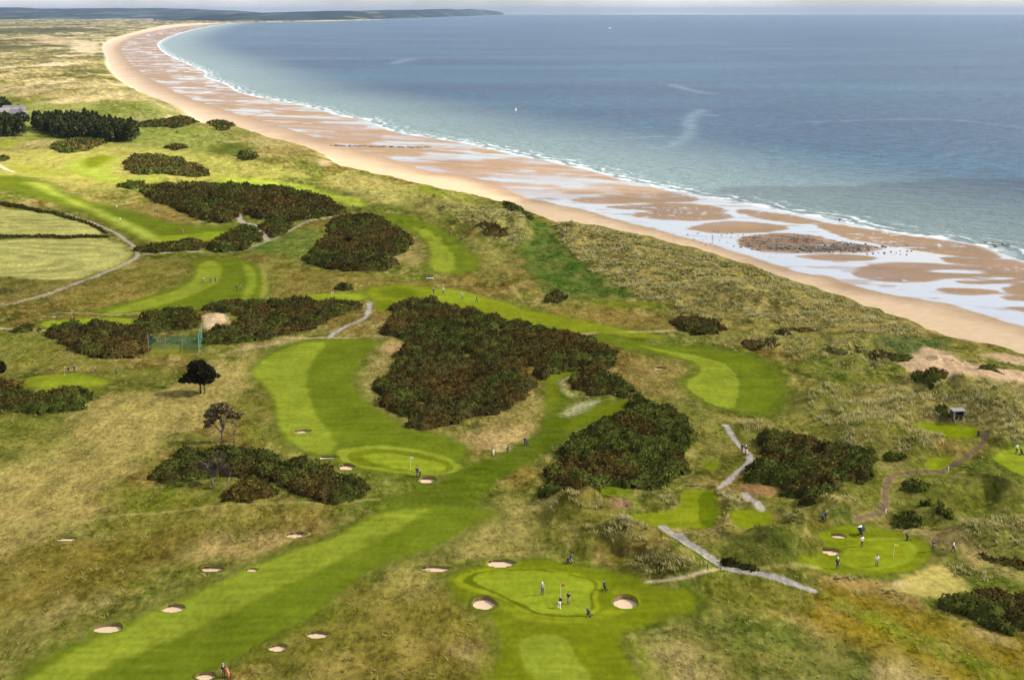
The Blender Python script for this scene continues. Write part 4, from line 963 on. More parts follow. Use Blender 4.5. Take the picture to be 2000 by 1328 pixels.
def gorse(P, label, hgt=1.6, mix=(.55, .3, .15), cell=None, dens=1.0, cat='gorse', name='gorse_thicket', seed=0, tint=1.0, rag=1.05):
    G = gpoly(P, 1)
    r = np.random.default_rng(1000 + seed)
    cyc = G[:, 1].mean(); dist = math.hypot(G[:, 0].mean(), cyc)
    cell = cell or max(.42, dist / 520)
    lo = G.min(0) - 2; hi = G.max(0) + 2
    gx = np.arange(lo[0], hi[0], cell); gy = np.arange(lo[1], hi[1], cell)
    X, Y = np.meshgrid(gx, gy); sh = X.shape; x = X.ravel(); y = Y.ravel()
    s = sdf(x, y, G, 30) + rag * 2.0 * fbm(x / 3.2, y / 3.2, 3, 600 + seed) + rag * 2.4 * fbm(x / 8, y / 8, 2, 605 + seed)
    s = np.minimum(s, (.40 - fbm(x / 7, y / 9, 3, 607 + seed)) * 9)
    # domed bushes on a jittered lattice
    bs = max(2.8, cell * 5)
    best = np.zeros(len(x)); bid = np.zeros(len(x))
    for ox in (-1, 0, 1):
        for oy in (-1, 0, 1):
            ix = np.floor(x / bs).astype(np.int64) + ox; iy = np.floor(y / bs).astype(np.int64) + oy
            jx = (ix + .15 + .7 * _h(ix, iy, 11 + seed)) * bs; jy = (iy + .15 + .7 * _h(ix, iy, 12 + seed)) * bs
            rr = bs * (.55 + .45 * _h(ix, iy, 13)); hh = .35 + .65 * _h(ix, iy, 14) ** 1.3
            q = 1 - ((x - jx) ** 2 + (y - jy) ** 2) / rr ** 2
            v = np.sqrt(np.clip(q, 0, 1)) * hh
            u = v > best; best = np.where(u, v, best); bid = np.where(u, _h(ix, iy, 15 + seed), bid)
    edge = np.clip(s / (1.3 + cell), 0, 1) ** .5
    can = .88 * hgt * edge * (.28 + .9 * best) * (1 + .4 * fbm(x / 11, y / 11, 2, 640 + seed)) + .12 * r.normal(size=len(x)) * edge
    g = height(x, y)
    z = g + np.where(s > 0, can, -.25)
    ii = np.arange(len(x)).reshape(sh)
    Q = np.stack([ii[:-1, :-1], ii[:-1, 1:], ii[1:, 1:], ii[1:, :-1]], -1).reshape(-1, 4)
    Q = Q[(s[Q] > -.35 * cell).any(1) & (s[Q] > -cell * 1.2).all(1)]
    hue = fbm(x / 9, y / 12, 3, 650 + seed) * 1.5 + fbm(x / 26, y / 34, 2, 655 + seed) * 1.2 + (bid - .5) * 1.1
    t1 = mix[0] - .5; 
    c = np.tile(GO_BROWN, (len(x), 1))
    c = mixc(c, GO_GREEN, sstep(-.15, .35, hue - mix[0] + mix[1] + .1))
    c = mixc(c, GO_RUST, sstep(.2, .6, -hue + mix[2] - .1) * .8)
    c = mixc(c, GO_DARK, sstep(.1, .5, fbm(x / 3, y / 3, 2, 660 + seed)) * .5)
    c = c * (.6 + .75 * bid)[:, None] * tint
    base_c = c
    V = np.stack([x, y, z], 1)
    u, inv = np.unique(Q, return_inverse=True)
    V1, F1, C1 = V[u], inv.reshape(-1, 4), base_c[u] * .8
    # leafy sprays standing off the canopy
    m = np.where(s > .05)[0]
    area = len(m) * cell * cell
    nl = int(min(area * dens * 13 / max(1, (cell / .42) ** 1.4), 90000))
    if nl > 10:
        k = r.choice(m, nl); off = (r.random((nl, 2)) - .5) * cell
        C = np.stack([x[k] + off[:, 0], y[k] + off[:, 1], z[k] + r.random(nl) * .32 * min(1, hgt) - .03], 1)
        # outward bias at the skirts
        V2, F2 = tris(C, (.2 + .22 * r.random(nl)) * max(1, cell / .5))
        cc = c[k] * (.65 + .8 * r.random((nl, 1)))
        tip = r.random(nl) < .04 + mix[2] * .18
        cc[tip] = GO_RUST * (.8 + .6 * r.random((tip.sum(), 1)))
        lime = r.random(nl) < mix[1] * .25
        cc[lime] = GO_LIME * (.7 + .5 * r.random((lime.sum(), 1)))
        C2 = np.repeat(cc * tint, 4, 0)
        Vv = np.concatenate([V1, V2]); Ff = np.concatenate([F1, F2 + len(V1)]); Cc = np.concatenate([C1, C2])
    else: Vv, Ff, Cc = V1, F1, C1
    o0 = np.array([G[:, 0].mean(), cyc, 0]); o0[2] = height(o0[:1], o0[1:2])[0]
    me = np_mesh(name, Vv - o0, Ff, [MGORSE], {'Col': ('COL', Cc)}, True)
    o = mesh_obj(name, me); o.location = o0
    return tag(o, label, cat, 'gorse and heath thickets')

B_, G_, M_ = (.62, .22, .26), (.2, .66, .03), (.4, .46, .1)
gorse([(770,590),(850,588),(885,602),(950,621),(1000,631),(1080,649),(1140,659),(1180,684),(1215,710),(1180,726),(1100,722),(1060,740),(1052,762),(1000,792),(960,812),(900,830),(830,842),(812,840),(806,822),(770,806),(735,787),(737,745),(752,735),(775,700),(795,668),(750,652),(758,630),(768,622)], 'largest brown gorse thicket, in the middle of the course', 1.9, B_, seed=1)
gorse([(1108,742),(1150,727),(1200,734),(1260,772),(1230,779),(1190,776),(1140,776),(1128,760)], 'small gorse thicket at the right tip of the mown walk', 1.7, M_, seed=2)
gorse([(1245,783),(1300,798),(1352,835),(1347,880),(1346,932),(1300,946),(1240,956),(1180,951),(1120,966),(1043,967),(1058,930),(1095,900),(1115,865),(1160,834),(1225,804)], 'large green gorse thicket left of the grey path', 2.2, G_, seed=3)
gorse([(1490,849),(1560,853),(1650,878),(1712,890),(1706,922),(1680,941),(1640,952),(1600,982),(1570,990),(1530,977),(1500,942),(1452,942),(1478,910),(1490,880)], 'dark gorse thicket right of the grey path', 2.1, (.45,.5,.1), seed=4)
gorse([(288,936),(340,889),(410,879),(470,884),(520,889),(580,904),(660,924),(722,942),(715,972),(640,979),(580,972),(540,952),(480,928),(440,925),(380,945),(320,949)], 'long low gorse thicket under the bare tree', 1.9, M_, seed=5)
gorse([(438,962),(470,938),(520,934),(547,962),(520,980),(450,980)], 'green gorse clump in front of the thicket with the bare tree', 1.3, G_, seed=6)
gorse([(88,651),(130,639),(210,634),(270,640),(291,656),(288,697),(240,704),(190,702),(150,687),(113,669)], 'brown gorse thicket left of the green net screen', 2.0, B_, seed=7)
gorse([(258,638),(300,611),(350,604),(388,606),(395,640),(320,648),(290,652)], 'gorse thicket behind the green net screen', 1.6, M_, seed=8)
gorse([(400,598),(500,589),(600,589),(702,587),(706,602),(670,613),(640,633),(580,652),(500,667),(440,674),(391,676),(391,653),(440,643),(468,628),(452,612),(404,608)], 'long brown gorse bank right of the bare sand scar', 1.8, B_, seed=9)
gorse([(-60,757),(20,751),(50,768),(110,770),(180,760),(179,796),(120,803),(60,809),(-60,814)], 'low gorse thicket at the left edge below the practice green', 1.8, M_, seed=10)
gorse([(265,371),(330,361),(400,361),(480,364),(560,369),(620,384),(676,411),(660,421),(600,429),(540,433),(490,425),(470,412),(455,432),(440,438),(390,431),(340,405),(300,394)], 'long dark gorse thicket in cloud shadow behind the pale spur track', 2.2, (.6,.3,.1), seed=11)
gorse([(398,487),(430,466),(470,443),(500,446),(516,466),(480,487),(440,494)], 'gorse clump left of the pale spur track', 1.8, M_, seed=12)
gorse([(505,436),(540,430),(570,438),(562,458),(525,467)], 'small gorse clump in the fork of the pale tracks', 1.8, M_, seed=13)
gorse([(262,486),(320,479),(380,469),(406,480),(395,491),(330,492),(275,497)], 'narrow gorse strip above the track bend', 1.5, M_, seed=14)
gorse([(640,438),(670,424),(720,421),(770,439),(812,476),(790,491),(765,502),(777,521),(740,533),(680,531),(620,523),(590,511),(615,484),(640,464)], 'dark brown gorse thicket left of the far striped fairway', 2.1, B_, seed=15)
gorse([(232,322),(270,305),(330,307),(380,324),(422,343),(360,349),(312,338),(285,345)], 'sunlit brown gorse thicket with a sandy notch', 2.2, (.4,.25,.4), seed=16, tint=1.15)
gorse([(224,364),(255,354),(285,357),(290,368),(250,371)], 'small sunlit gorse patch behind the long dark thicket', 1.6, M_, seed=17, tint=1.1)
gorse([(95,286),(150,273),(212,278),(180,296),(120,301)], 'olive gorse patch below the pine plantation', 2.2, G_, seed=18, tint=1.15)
gorse([(1828,1178),(1880,1168),(1950,1170),(2000,1160),(2160,1165),(2160,1260),(2020,1240),(1960,1227),(1900,1207),(1840,1197)], 'tall dark gorse hedge at the right edge below the lower green', 2.0, M_, seed=19)
gorse([(1312,629),(1370,624),(1414,634),(1412,651),(1370,659),(1325,646)], 'dark gorse clump at the foot of the marram dune', 1.5, B_, seed=20)
gorse([(1438,670),(1500,661),(1532,667),(1510,679),(1460,686)], 'flat brown heath patch above the rounded fairway end', .6, B_, seed=21)
gorse([(1596,682),(1640,679),(1690,685),(1650,696),(1620,694)], 'rusty heath patch beside the sandy track in the dunes', .5, (.5,.1,.5), seed=22)
gorse([(1515,649),(1560,640),(1610,636),(1575,652),(1530,656)], 'narrow dark heath strip across the dune slope', .6, B_, seed=23)
gorse([(1768,735),(1800,727),(1832,728),(1838,741),(1780,743)], 'dark bush clump beside the dune blowout', 1.2, G_, seed=24)
gorse([(1735,893),(1760,886),(1790,892),(1775,902),(1742,902)], 'dark green bush beside the slanted tee', 1.2, G_, seed=25)
gorse([(1690,683),(1735,690),(1790,697),(1770,712),(1710,705)], 'brown heath strip left of the dune blowout', .5, (.5,.1,.4), seed=126, rag=.4)
gorse([(1765,992),(1800,985),(1860,1000),(1880,1022),(1830,1012)], 'dark green bushes on the dune beside the brown path', 1.2, G_, seed=27)
gorse([(1764,948),(1790,942),(1810,950),(1790,962)], 'low round bush inside the bend of the brown path', .9, G_, seed=28)
gorse([(20,646),(40,638),(70,640),(70,651),(30,652)], 'small round bush on the thin pale path at the left', 1.2, M_, seed=29)
gorse([(648,568),(664,556),(690,556),(702,567),(680,571)], 'dark bush behind the slim green with the white flag', 1.3, M_, seed=30)
gorse([(1062,582),(1080,571),(1105,575),(1108,586),(1075,590)], 'dark bush at the lower end of the green hollow', 1.2, B_, seed=31)
gorse([(930,444),(945,434),(965,440),(1000,452),(985,466),(950,462)], 'dark scrub on the crest of the small marram dune', 1., M_, seed=32)
gorse([(975,402),(1000,402),(1030,424),(1045,432),(1020,424)], 'dark scrub strip along the dune edge above the hollow', 1., M_, seed=33)
gorse([(465,304),(485,299),(505,304),(500,313),(472,313)], 'lone dark bush in the far green hollow', 2., M_, seed=34)
gorse([(398,242),(430,237),(462,244),(450,256),(420,254)], 'scrubby mound beside the far beach', 2.2, G_, seed=35)
gorse([(1405,1097),(1440,1098),(1478,1108),(1502,1116),(1455,1108)], 'dark hedge beside the culvert on the grey path', .8, (.5,.3,.0), seed=36, tint=.7)
gorse([(1880,1070),(1940,1080),(2020,1105),(2100,1130),(2010,1118),(1930,1096)], 'brown scrub strip on the dunes at the right edge', .8, B_, seed=37)
gorse([(1655,938),(1700,932),(1712,942),(1680,948)], 'small bush strip at the tip of the dark gorse thicket', 1., G_, seed=38)
gorse([(1730,1010),(1760,1003),(1800,1018),(1780,1030),(1740,1026)], 'olive scrub by the lower bend of the brown path', .9, G_, seed=39)
gorse([(1820,802),(1838,793),(1858,812),(1852,820),(1832,818)], 'dark hedge left of the shelter', 1.2, B_, seed=40)
gorse([(240,248),(320,236),(400,240),(380,246),(300,250)], 'dark scrub line beyond the pine plantation', 2., M_, seed=41)
gorse([(320,288),(350,283),(372,290),(340,296)], 'dark scrub right of the sunlit mounds', 1.6, M_, seed=42)
gorse([(-60,318),(10,305),(22,314),(-60,328)], 'brown scrub at the far left edge above the road end', 1.6, B_, seed=43)
gorse([(1905,722),(1935,718),(1965,728),(1935,732)], 'brown scrub in the sand at the right of the blowout', .7, B_, seed=44)

gorse([(-120,461),(-20,461.5),(90,462),(170,461.5),(214,462),(216,465.5),(120,466),(0,466),(-120,466)], 'thin dark hedge dividing the two pale hay fields', .8, (.4,.4,.0), cat='hedge', name='hedge', seed=51, rag=.12, tint=.85)
gorse([(-120,391),(-20,394),(60,405),(130,420),(190,441),(213,457),(206,457),(180,442),(120,424),(50,410),(-20,400),(-120,397)], 'dark hedge running along the inside of the farm track', .75, (.4,.4,.0), cat='hedge', name='hedge', seed=52, rag=.12, tint=.85)

# ------------------------------------------------------------------ marram grass: tufts
def tufts(name, label, zones, wid=.15, seed=0, nb=6):
    r = np.random.default_rng(3000 + seed)
    P = []; H = []; T = []
    for (poly, dens, hh, tone) in zones:
        G = gpoly(poly, 1); lo, hi = G.min(0), G.max(0)
        n = int(np.prod(hi - lo) * dens)
        x = lo[0] + r.random(n) * (hi[0] - lo[0]); y = lo[1] + r.random(n) * (hi[1] - lo[1])
        s = sdf(x, y, G) + 1.2 * fbm(x / 4, y / 4, 2, 70)
        k = fbm(x / 6, y / 7, 3, 75 + seed)
        keep = (s > 0) & (k > -.32 + .3 * r.random(n) * 0)
        keep &= r.random(n) < sstep(-.25, .22, k) * .88 + .12
        P.append(np.stack([x[keep], y[keep]], 1)); H.append(np.full(keep.sum(), hh)); T.append(np.full(keep.sum(), tone))
    P = np.concatenate(P); H = np.concatenate(H); T = np.concatenate(T); n = len(P)
    z = height(P[:, 0], P[:, 1])
    b = np.repeat(np.stack([P[:, 0], P[:, 1], z - .05], 1), nb, 0); Hb = np.repeat(H, nb); Tb = np.repeat(T, nb)
    N_ = len(b)
    b[:, :2] += r.normal(size=(N_, 2)) * .22 * (Hb / .8)[:, None]
    ang = r.random(N_) * 6.2832; h = Hb * (.55 + .6 * r.random(N_)); wdt = wid * (.6 + .8 * r.random(N_)) * np.clip(b[:, 1] / 250, .8, 2.4)
    side = np.stack([np.cos(ang), np.sin(ang), np.zeros(N_)], 1) * wdt[:, None] * .5
    lean = np.stack([-.28 + .35 * r.normal(size=N_), .3 * r.normal(size=N_), np.zeros(N_)], 1) * h[:, None]
    up = np.zeros((N_, 3)); up[:, 2] = h
    mid = b + up * .6 + lean * .35
    tip = b + up + lean
    V = np.stack([b - side, b + side, mid + side * .9, tip, mid - side * .9], 1).reshape(-1, 3)
    i = np.arange(N_)[:, None] * 5
    F = np.concatenate([np.concatenate([i, i + 1, i + 2, i + 4], 1)]); F2 = np.concatenate([i + 4, i + 2, i + 3, i + 3], 1)
    straw, grn = alb(252,236,176), alb(146,146,66)
    tone = np.clip(Tb + .12 * r.normal(size=N_) + np.repeat(np.where(r.random(n) < .45, .5, -.35), nb) + np.repeat(.9 * fbm(P[:, 0] / 8, P[:, 1] / 8, 3, 79), nb), 0, 1)[:, None]
    ct = grn * (1 - tone) + straw * tone; cb = grn * (.75) * np.ones((N_, 1))
    ct = ct * 1.25; cb = cb * 1.2
    C = np.stack([cb, cb, .55 * ct + .45 * cb, ct, .55 * ct + .45 * cb], 1).reshape(-1, 3)
    # triangles only: split the quad
    F = np.concatenate([np.concatenate([i, i + 1, i + 2], 1), np.concatenate([i, i + 2, i + 4], 1), np.concatenate([i + 4, i + 2, i + 3], 1)])
    o0 = np.array([P[:, 0].mean(), P[:, 1].mean(), 8.])
    me = np_mesh(name, V - o0, F, [MGRASSB], {'Col': ('COL', C)}, False)
    o = mesh_obj(name, me); o.location = o0
    return tag(o, label, 'marram grass', None, 'stuff')

tufts('marram_grass', 'tall speckled marram grass covering the long dune ridge above the beach', [
 ([(1085,438),(1180,445),(1300,476),(1440,514),(1580,562),(1755,628),(1830,658),(1720,655),(1560,640),(1400,605),(1300,600),(1240,580),(1190,545),(1120,497),(1090,470)], 2.0, .85, .55)], seed=1)
tufts('marram_grass', 'marram grass on the small dune left of the green hollow', [
 ([(850,395),(900,402),(980,400),(1032,440),(1038,465),(1012,490),(980,472),(935,452),(880,420)], .9, .8, .5)], seed=2, wid=.12)
tufts('marram_grass', 'pale marram tussocks over the hummocky dunes around the shelter', [
 ([(1640,850),(1700,835),(1770,822),(1805,846),(1860,860),(1800,880),(1720,885),(1660,875)], 2.2, .95, .85),
 ([(1560,770),(1700,745),(1840,745),(2000,748),(2120,780),(2140,880),(1990,870),(1940,850),(1920,828),(1820,818),(1770,815),(1680,850),(1600,830)], 1.5, .95, .8),
 ([(1440,822),(1500,830),(1640,858),(1720,880),(1712,892),(1640,872),(1500,846),(1450,845)], 1.9, .9, .8),
 ([(1500,655),(1640,660),(1740,695),(1780,730),(1700,735),(1600,705),(1500,690),(1420,690),(1420,668)], 1.0, .7, .6),
 ([(1300,605),(1400,610),(1420,628),(1330,622)], 1.4, .7, .65),
 ([(1840,700),(1900,705),(2000,705),(2120,740),(2120,770),(2000,725),(1920,715)], 1.2, .7, .5)], seed=3)
tufts('marram_grass', 'pale crested marram tussocks on the mounds around the striped tee', [
 ([(1060,980),(1100,966),(1150,972),(1190,990),(1160,1000),(1080,996)], 2.6, .85, .95),
 ([(1105,1034),(1180,1028),(1262,1032),(1275,1045),(1240,1062),(1150,1052)], 3.2, .9, .95),
 ([(1215,1100),(1262,1078),(1300,1082),(1345,1092),(1396,1106),(1340,1130),(1250,1122)], 3.4, .85, .85),
 ([(1258,955),(1290,948),(1322,975),(1318,990),(1268,984)], 2.4, .8, .8),
 ([(1408,955),(1440,958),(1458,985),(1440,990),(1415,975)], 3, .8, .95),
 ([(1340,945),(1400,950),(1400,957),(1340,956)], 2.5, .5, .75),
 ([(1280,1040),(1310,1050),(1318,1065),(1290,1062)], 3., .6, .7)], seed=4, wid=.17)
tufts('marram_grass', 'marram tussocks on the ridges right of the lower right green', [
 ([(1860,1020),(1960,1010),(2120,1030),(2120,1090),(2010,1082),(1930,1068),(1880,1060)], 2., .85, .75),
 ([(1850,1090),(1900,1110),(1950,1130),(1950,1142),(1890,1135),(1850,1110)], 2.6, .8, .65),
 ([(1620,1122),(1690,1124),(1700,1132),(1640,1132)], 4., .5, .8),
 ([(1700,1135),(1740,1142),(1765,1165),(1760,1178),(1720,1160)], 3., .5, .4),
 ([(1590,985),(1640,970),(1700,992),(1690,1012),(1640,1000),(1600,1010)], 1.5, .5, .45),
 ([(1520,1000),(1580,1000),(1625,1030),(1600,1035),(1540,1025)], 2., .5, .45)], seed=5, wid=.17)
# rough grass standing in the near ground: small tussocks of leaning blades
def rough_grass():
    r = np.random.default_rng(41)
    cand = np.where((ROUGH > .85) & (TSC < -2) & (TY < 330) & (PX.ravel() > -100) & (PX.ravel() < 2100) & (IDV == 0) & ~hole)[0]
    wgt = (TY[cand] / 200.) ** 3; wgt /= wgt.sum()
    n = 26000; nb = 6
    k = r.choice(cand, n, p=wgt)
    x = TX[k] + r.normal(size=n) * .3; y = TY[k] + r.normal(size=n) * .5
    sel = fbm(x / 3, y / 4, 3, 48) + .45 * fbm(x / 14, y / 18, 2, 47) + .3 * r.random(n) > .08
    x, y, k = x[sel], y[sel], k[sel]; n = len(x); z = height(x, y)
    hs = .22 + .26 * r.random(n) ** 2
    b = np.repeat(np.stack([x, y, z - .03], 1), nb, 0); N_ = len(b); h = np.repeat(hs, nb) * (.6 + .6 * r.random(N_))
    b[:, :2] += r.normal(size=(N_, 2)) * (.55 * h)[:, None]
    a = r.random(N_) * 3.1416; wd = .05 + .07 * r.random(N_)
    sd = np.stack([np.cos(a), np.sin(a), 0 * a], 1) * wd[:, None]
    tp = b + np.stack([-.5 * h + .5 * h * r.normal(size=N_), .5 * h * r.normal(size=N_), h], 1)
    V = np.stack([b - sd, b + sd, tp], 1).reshape(-1, 3); F = np.arange(N_ * 3).reshape(-1, 3)
    c = COLR[k] * (1.6 + .5 * r.random((n, 1))); dry = (r.random(n) < .42)[:, None]
    c = np.where(dry, .45 * c + .75 * alb(206,184,118), c)
    c = np.repeat(c, nb, 0); C = np.repeat(c, 3, 0); C[2::3] *= 1.3
    me = np_mesh('rough_grass', V, F, [MGRASSB], {'Col': ('COL', C)}, False)
    tag(mesh_obj('rough_grass', me), 'tussocky straw and olive rough grass between the mown holes', 'rough grass', None, 'stuff')
rough_grass()

# ------------------------------------------------------------------ trees
def crown_mesh(name, blobs, n, size, cols, seed, mat=None, hollow=.55):
    r = np.random.default_rng(seed)
    vol = np.array([b[1] * b[2] * b[3] if len(b) > 3 else b[1] ** 3 for b in blobs]); 
    k = r.choice(len(blobs), n, p=vol ** .75 / (vol ** .75).sum())
    c = np.array([b[0] for b in blobs], float)[k]; rad = np.array([b[1:4] for b in blobs], float)[k]
    d = r.normal(size=(n, 3)); d /= np.linalg.norm(d, axis=1, keepdims=True)
    rr = hollow + (1 - hollow) * r.random(n) ** .6
    rr *= 1 + .22 * fbm(d[:, 0] * 2 + k, d[:, 1] * 2 + d[:, 2], 2, seed)
    C = c + d * rad * rr[:, None]
    V, F = tris(C, size * (.6 + .8 * r.random(n)), None, 1.5, r)
    cc = np.array(cols)[r.integers(0, len(cols), n)] * 1.45 * (.6 + .7 * r.random((n, 1)))
    return np_mesh(name, V, F, [mat or MLEAF], {'Col': ('COL', np.repeat(cc, 4, 0))}, False)

def limbs(seed, base, top, r0, ends, n=7):
    mb = MB(); rr = random.Random(seed)
    b, t = Vector(base), Vector(top)
    pts = [b.lerp(t, i / 5) + Vector((rr.uniform(-.12, .12), rr.uniform(-.12, .12), 0)) * (0 if i == 0 else 1) for i in range(6)]
    mb.tube(pts, [r0 * (1.35 if i == 0 else 1 - .1 * i) for i in range(6)], n)
    for e in ends:
        e = Vector(e); s = pts[rr.choice((2, 3, 4, 5))]
        m = s.lerp(e, .5) + Vector((rr.uniform(-.3, .3), rr.uniform(-.3, .3), rr.uniform(0, .4)))
        mb.tube([s, m, e], [r0 * .5, r0 * .32, r0 * .1], 5)
    return mb

DK = [alb(44,42,26), alb(52,50,32), alb(38,40,24), alb(62,56,36)]
p = gp(392, 768)
t = tag(empty('pine_tree', tuple(p)), 'dense dark round topped tree on pale rough, farther of the two tall trees', 'tree')
bl = [((0,.2,3.9),2.3,2.2,2.0),((-.6,0,5.3),1.8,1.8,1.3),((1.4,.3,4.2),1.7,1.6,1.4),((-1.6,-.2,3.2),1.7,1.5,1.1),((.9,0,2.9),2.0,1.8,.9),((-3.4,0,2.6),.8,.7,.5),((3.3,.2,3.5),.8,.7,.4),((0.3,0,5.9),1.1,1.1,.9)]
mesh_obj('crown', crown_mesh('crown', bl, 5200, .34, DK, 5), t)
limbs(3, (0,0,-.2), (.1,0,4.5), .2, [(-3.3,0,2.6),(3.2,.2,3.4),(1.5,0,4.5),(-1.2,0,5),(.8,.5,3)]).build('trunk', MBARK, t, True)
limbs(4, (.75,.2,-.2), (.9,.2,3.4), .11, []).build('stem', MBARK, t, True)

p = gp(436, 864)
t = tag(empty('pine_tree', tuple(p)), 'wind shaped pine with open crown and bare lower trunk, nearer tall tree', 'tree')
PN = [alb(124,104,74), alb(138,122,82), alb(104,92,62), alb(152,136,92)]
bl = [((-.6,0,6.6),1.4,1.2,.55),((.6,.2,6.3),1.3,1.2,.6),((-1.7,-.2,5.7),1.1,1.0,.5),((1.2,0,5.5),1.0,.9,.5),((-2.4,0,4.9),.8,.8,.4),((0,.5,5.6),1.3,1.2,.5),((-2.2,.2,3.7),1.1,.9,.45),((-2.6,-.1,3.0),.7,.7,.3),((-1.2,0,4.6),.9,.9,.4),((1.3,.3,4.6),.7,.7,.3),((.2,0,7.0),.9,.8,.35)]
mesh_obj('crown', crown_mesh('crown', bl, 2700, .26, PN, 6, hollow=.35), t)
limbs(8, (0,0,-.2), (-.2,0,4.6), .19, [b[0] for b in bl] + [(.9,.2,4.2),(-.8,0,6.1),(1.7,0,5.2)]).build('trunk', MTWIG, t, True)
p = gp(459, 864)
t = tag(empty('pine_tree', tuple(p)), 'thin spindly pine standing against the wind shaped pine', 'tree')
bl = [((.2,0,5.4),.8,.7,.35),((1.2,.1,5.1),.7,.6,.3),((.7,0,4.5),.6,.5,.25),((-.3,0,4.7),.6,.5,.25)]
mesh_obj('crown', crown_mesh('crown', bl, 500, .24, PN, 7, hollow=.3), t)
limbs(9, (0,0,-.2), (-.3,0,3.4), .11, [b[0] for b in bl] + [(-.9,0,4.3),(1.3,0,4.2),(.9,0,3.6)]).build('trunk', MTWIG, t, True)
p = gp(415, 946)
t = tag(empty('bare_tree', tuple(p)), 'twiggy grey leafless tree growing out of the long low gorse thicket', 'tree')
rr = random.Random(4); ends = [(rr.uniform(-2.2, 2.2), rr.uniform(-1, 1.2), rr.uniform(2.6, 5.0)) for _ in range(26)]
mb = limbs(12, (0,0,-.2), (.1,0,3.0), .2, ends)
mb.build('trunk', MTWIG, t, True)
bl = [((e[0], e[1], e[2]), .7, .6, .5) for e in ends]
mesh_obj('twigs', crown_mesh('twigs', bl, 900, .2, [alb(96,80,66), alb(84,70,54), alb(70,62,44)], 8, hollow=.1), t)
p = gp(444, 952)
t = tag(empty('bare_tree', tuple(p)), 'slender bare stem beside the twiggy leafless tree', 'tree')
ends = [(rr.uniform(-.8, .8), rr.uniform(-.4, .4), rr.uniform(2., 3.6)) for _ in range(9)]
limbs(13, (0,0,-.2), (.1,0,2.4), .07, ends).build('trunk', MTWIG, t, True)
mesh_obj('twigs', crown_mesh('twigs', [((0, 0, 2.7), .85, .7, 1.1)], 420, .2, [alb(96,80,66), alb(84,70,54)], 9, hollow=.1), t)
p = gp(-2, 728)
t = tag(empty('bush_tree', tuple(p)), 'dark bushy tree cut by the left edge above the practice green', 'tree')
bl = [((0,0,1.5),1.6,1.4,1.2),((-1.5,.2,1.9),1.6,1.4,1.4),((.4,-.1,.9),1.2,1.2,.8)]
mesh_obj('crown', crown_mesh('crown', bl, 1500, .32, DK, 15), t)
limbs(14, (-.3,0,-.2), (-.3,0,1.6), .14, [(-1.2,0,2)]).build('trunk', MBARK, t, True)

# pine plantations far off: one tree per plant
def pine_proto(seed, h):
    r = np.random.default_rng(seed)
    n = 330; u = r.random(n) ** .8
    z = h * (.16 + .84 * u); a = r.random(n) * 6.283
    rad = (1 - ((z / h - .16) / .84)) ** .7 * h * .26 + .12
    rad *= .55 + .5 * r.random(n)
    C = np.stack([rad * np.cos(a), rad * np.sin(a), z], 1)
    V, F = tris(C, .95 * (.6 + .7 * r.random(n)), None, 1.5, r)
    cc = np.array([alb(78,88,46), alb(92,100,50), alb(64,74,40), alb(104,108,58)])[r.integers(0, 4, n)] * (.7 + .5 * r.random((n, 1)))
    crown = np_mesh('crown', V, F, [MLEAF], {'Col': ('COL', np.repeat(cc, 4, 0))}, False)
    mb = MB(); mb.tube([(0,0,-.3),(0,0,h*.5),(0,0,h*.92)], [.16,.1,.03], 5)
    return crown, mb.mesh('trunk', MBARK)
PINES = [pine_proto(60 + i, 8.2 + .7 * i) for i in range(4)]
def plantation(base, back, sp, label, group, seed):
    f = to_world(base)[:, :2]; b = to_world(back)[:, :2]
    G = np.concatenate([f, b[::-1]]); lo, hi = G.min(0), G.max(0); r = random.Random(seed)
    pts = []
    y = lo[1]; row = 0
    while y < hi[1]:
        x = lo[0] + (sp / 2 if row % 2 else 0)
        while x < hi[0]:
            pts.append((x + r.uniform(-.9, .9), y + r.uniform(-.9, .9))); x += sp
        y += sp; row += 1
    pts = np.array(pts); pts = pts[inside(pts[:, 0], pts[:, 1], G)]
    zz = height(pts[:, 0], pts[:, 1])
    for (x, y), z in zip(pts, zz):
        cm, tm = PINES[r.randrange(4)]
        o = empty('plantation_pine', (x, y, z), r.uniform(0, 6.28)); s = r.uniform(.85, 1.15); o.scale = (s * 1.15, s * 1.15, s)
        tag(o, label, 'pine tree', group)
        mesh_obj('crown', cm, o); mesh_obj('trunk', tm, o)
    return len(pts)
k1 = plantation([(66,250),(85,262),(120,271),(180,277),(268,278)], [(74,246),(120,243),(200,249),(266,264)], 4.6, 'dark conifer packed among its kind in the long plantation below the far dunes', 'pines of the long plantation', 1)
k2 = plantation([(-70,268),(0,268),(44,267)], [(-70,252),(0,250),(38,256)], 4.6, 'dark conifer packed among its kind in the square plantation at the left edge', 'pines of the left plantation', 2)
print('pines', k1, k2)
# ------------------------------------------------------------------ people
MSKIN = plain('skin', (.42, .26, .19), .6, var=.06)
MHAIR = plain('dark_hair', (.03, .022, .016), .7)
CLOTH = {k: plain('cloth_' + k, v, .85) for k, v in dict(
    black=(.012,.012,.014), navy=(.02,.028,.07), white=(.72,.72,.70), grey=(.24,.25,.27), beige=(.36,.29,.2), blue=(.05,.10,.22),
    red=(.35,.03,.03), orange=(.55,.16,.04), charcoal=(.04,.04,.045), cream=(.6,.55,.42), yellow=(.75,.62,.06), green=(.05,.14,.05)).items()}

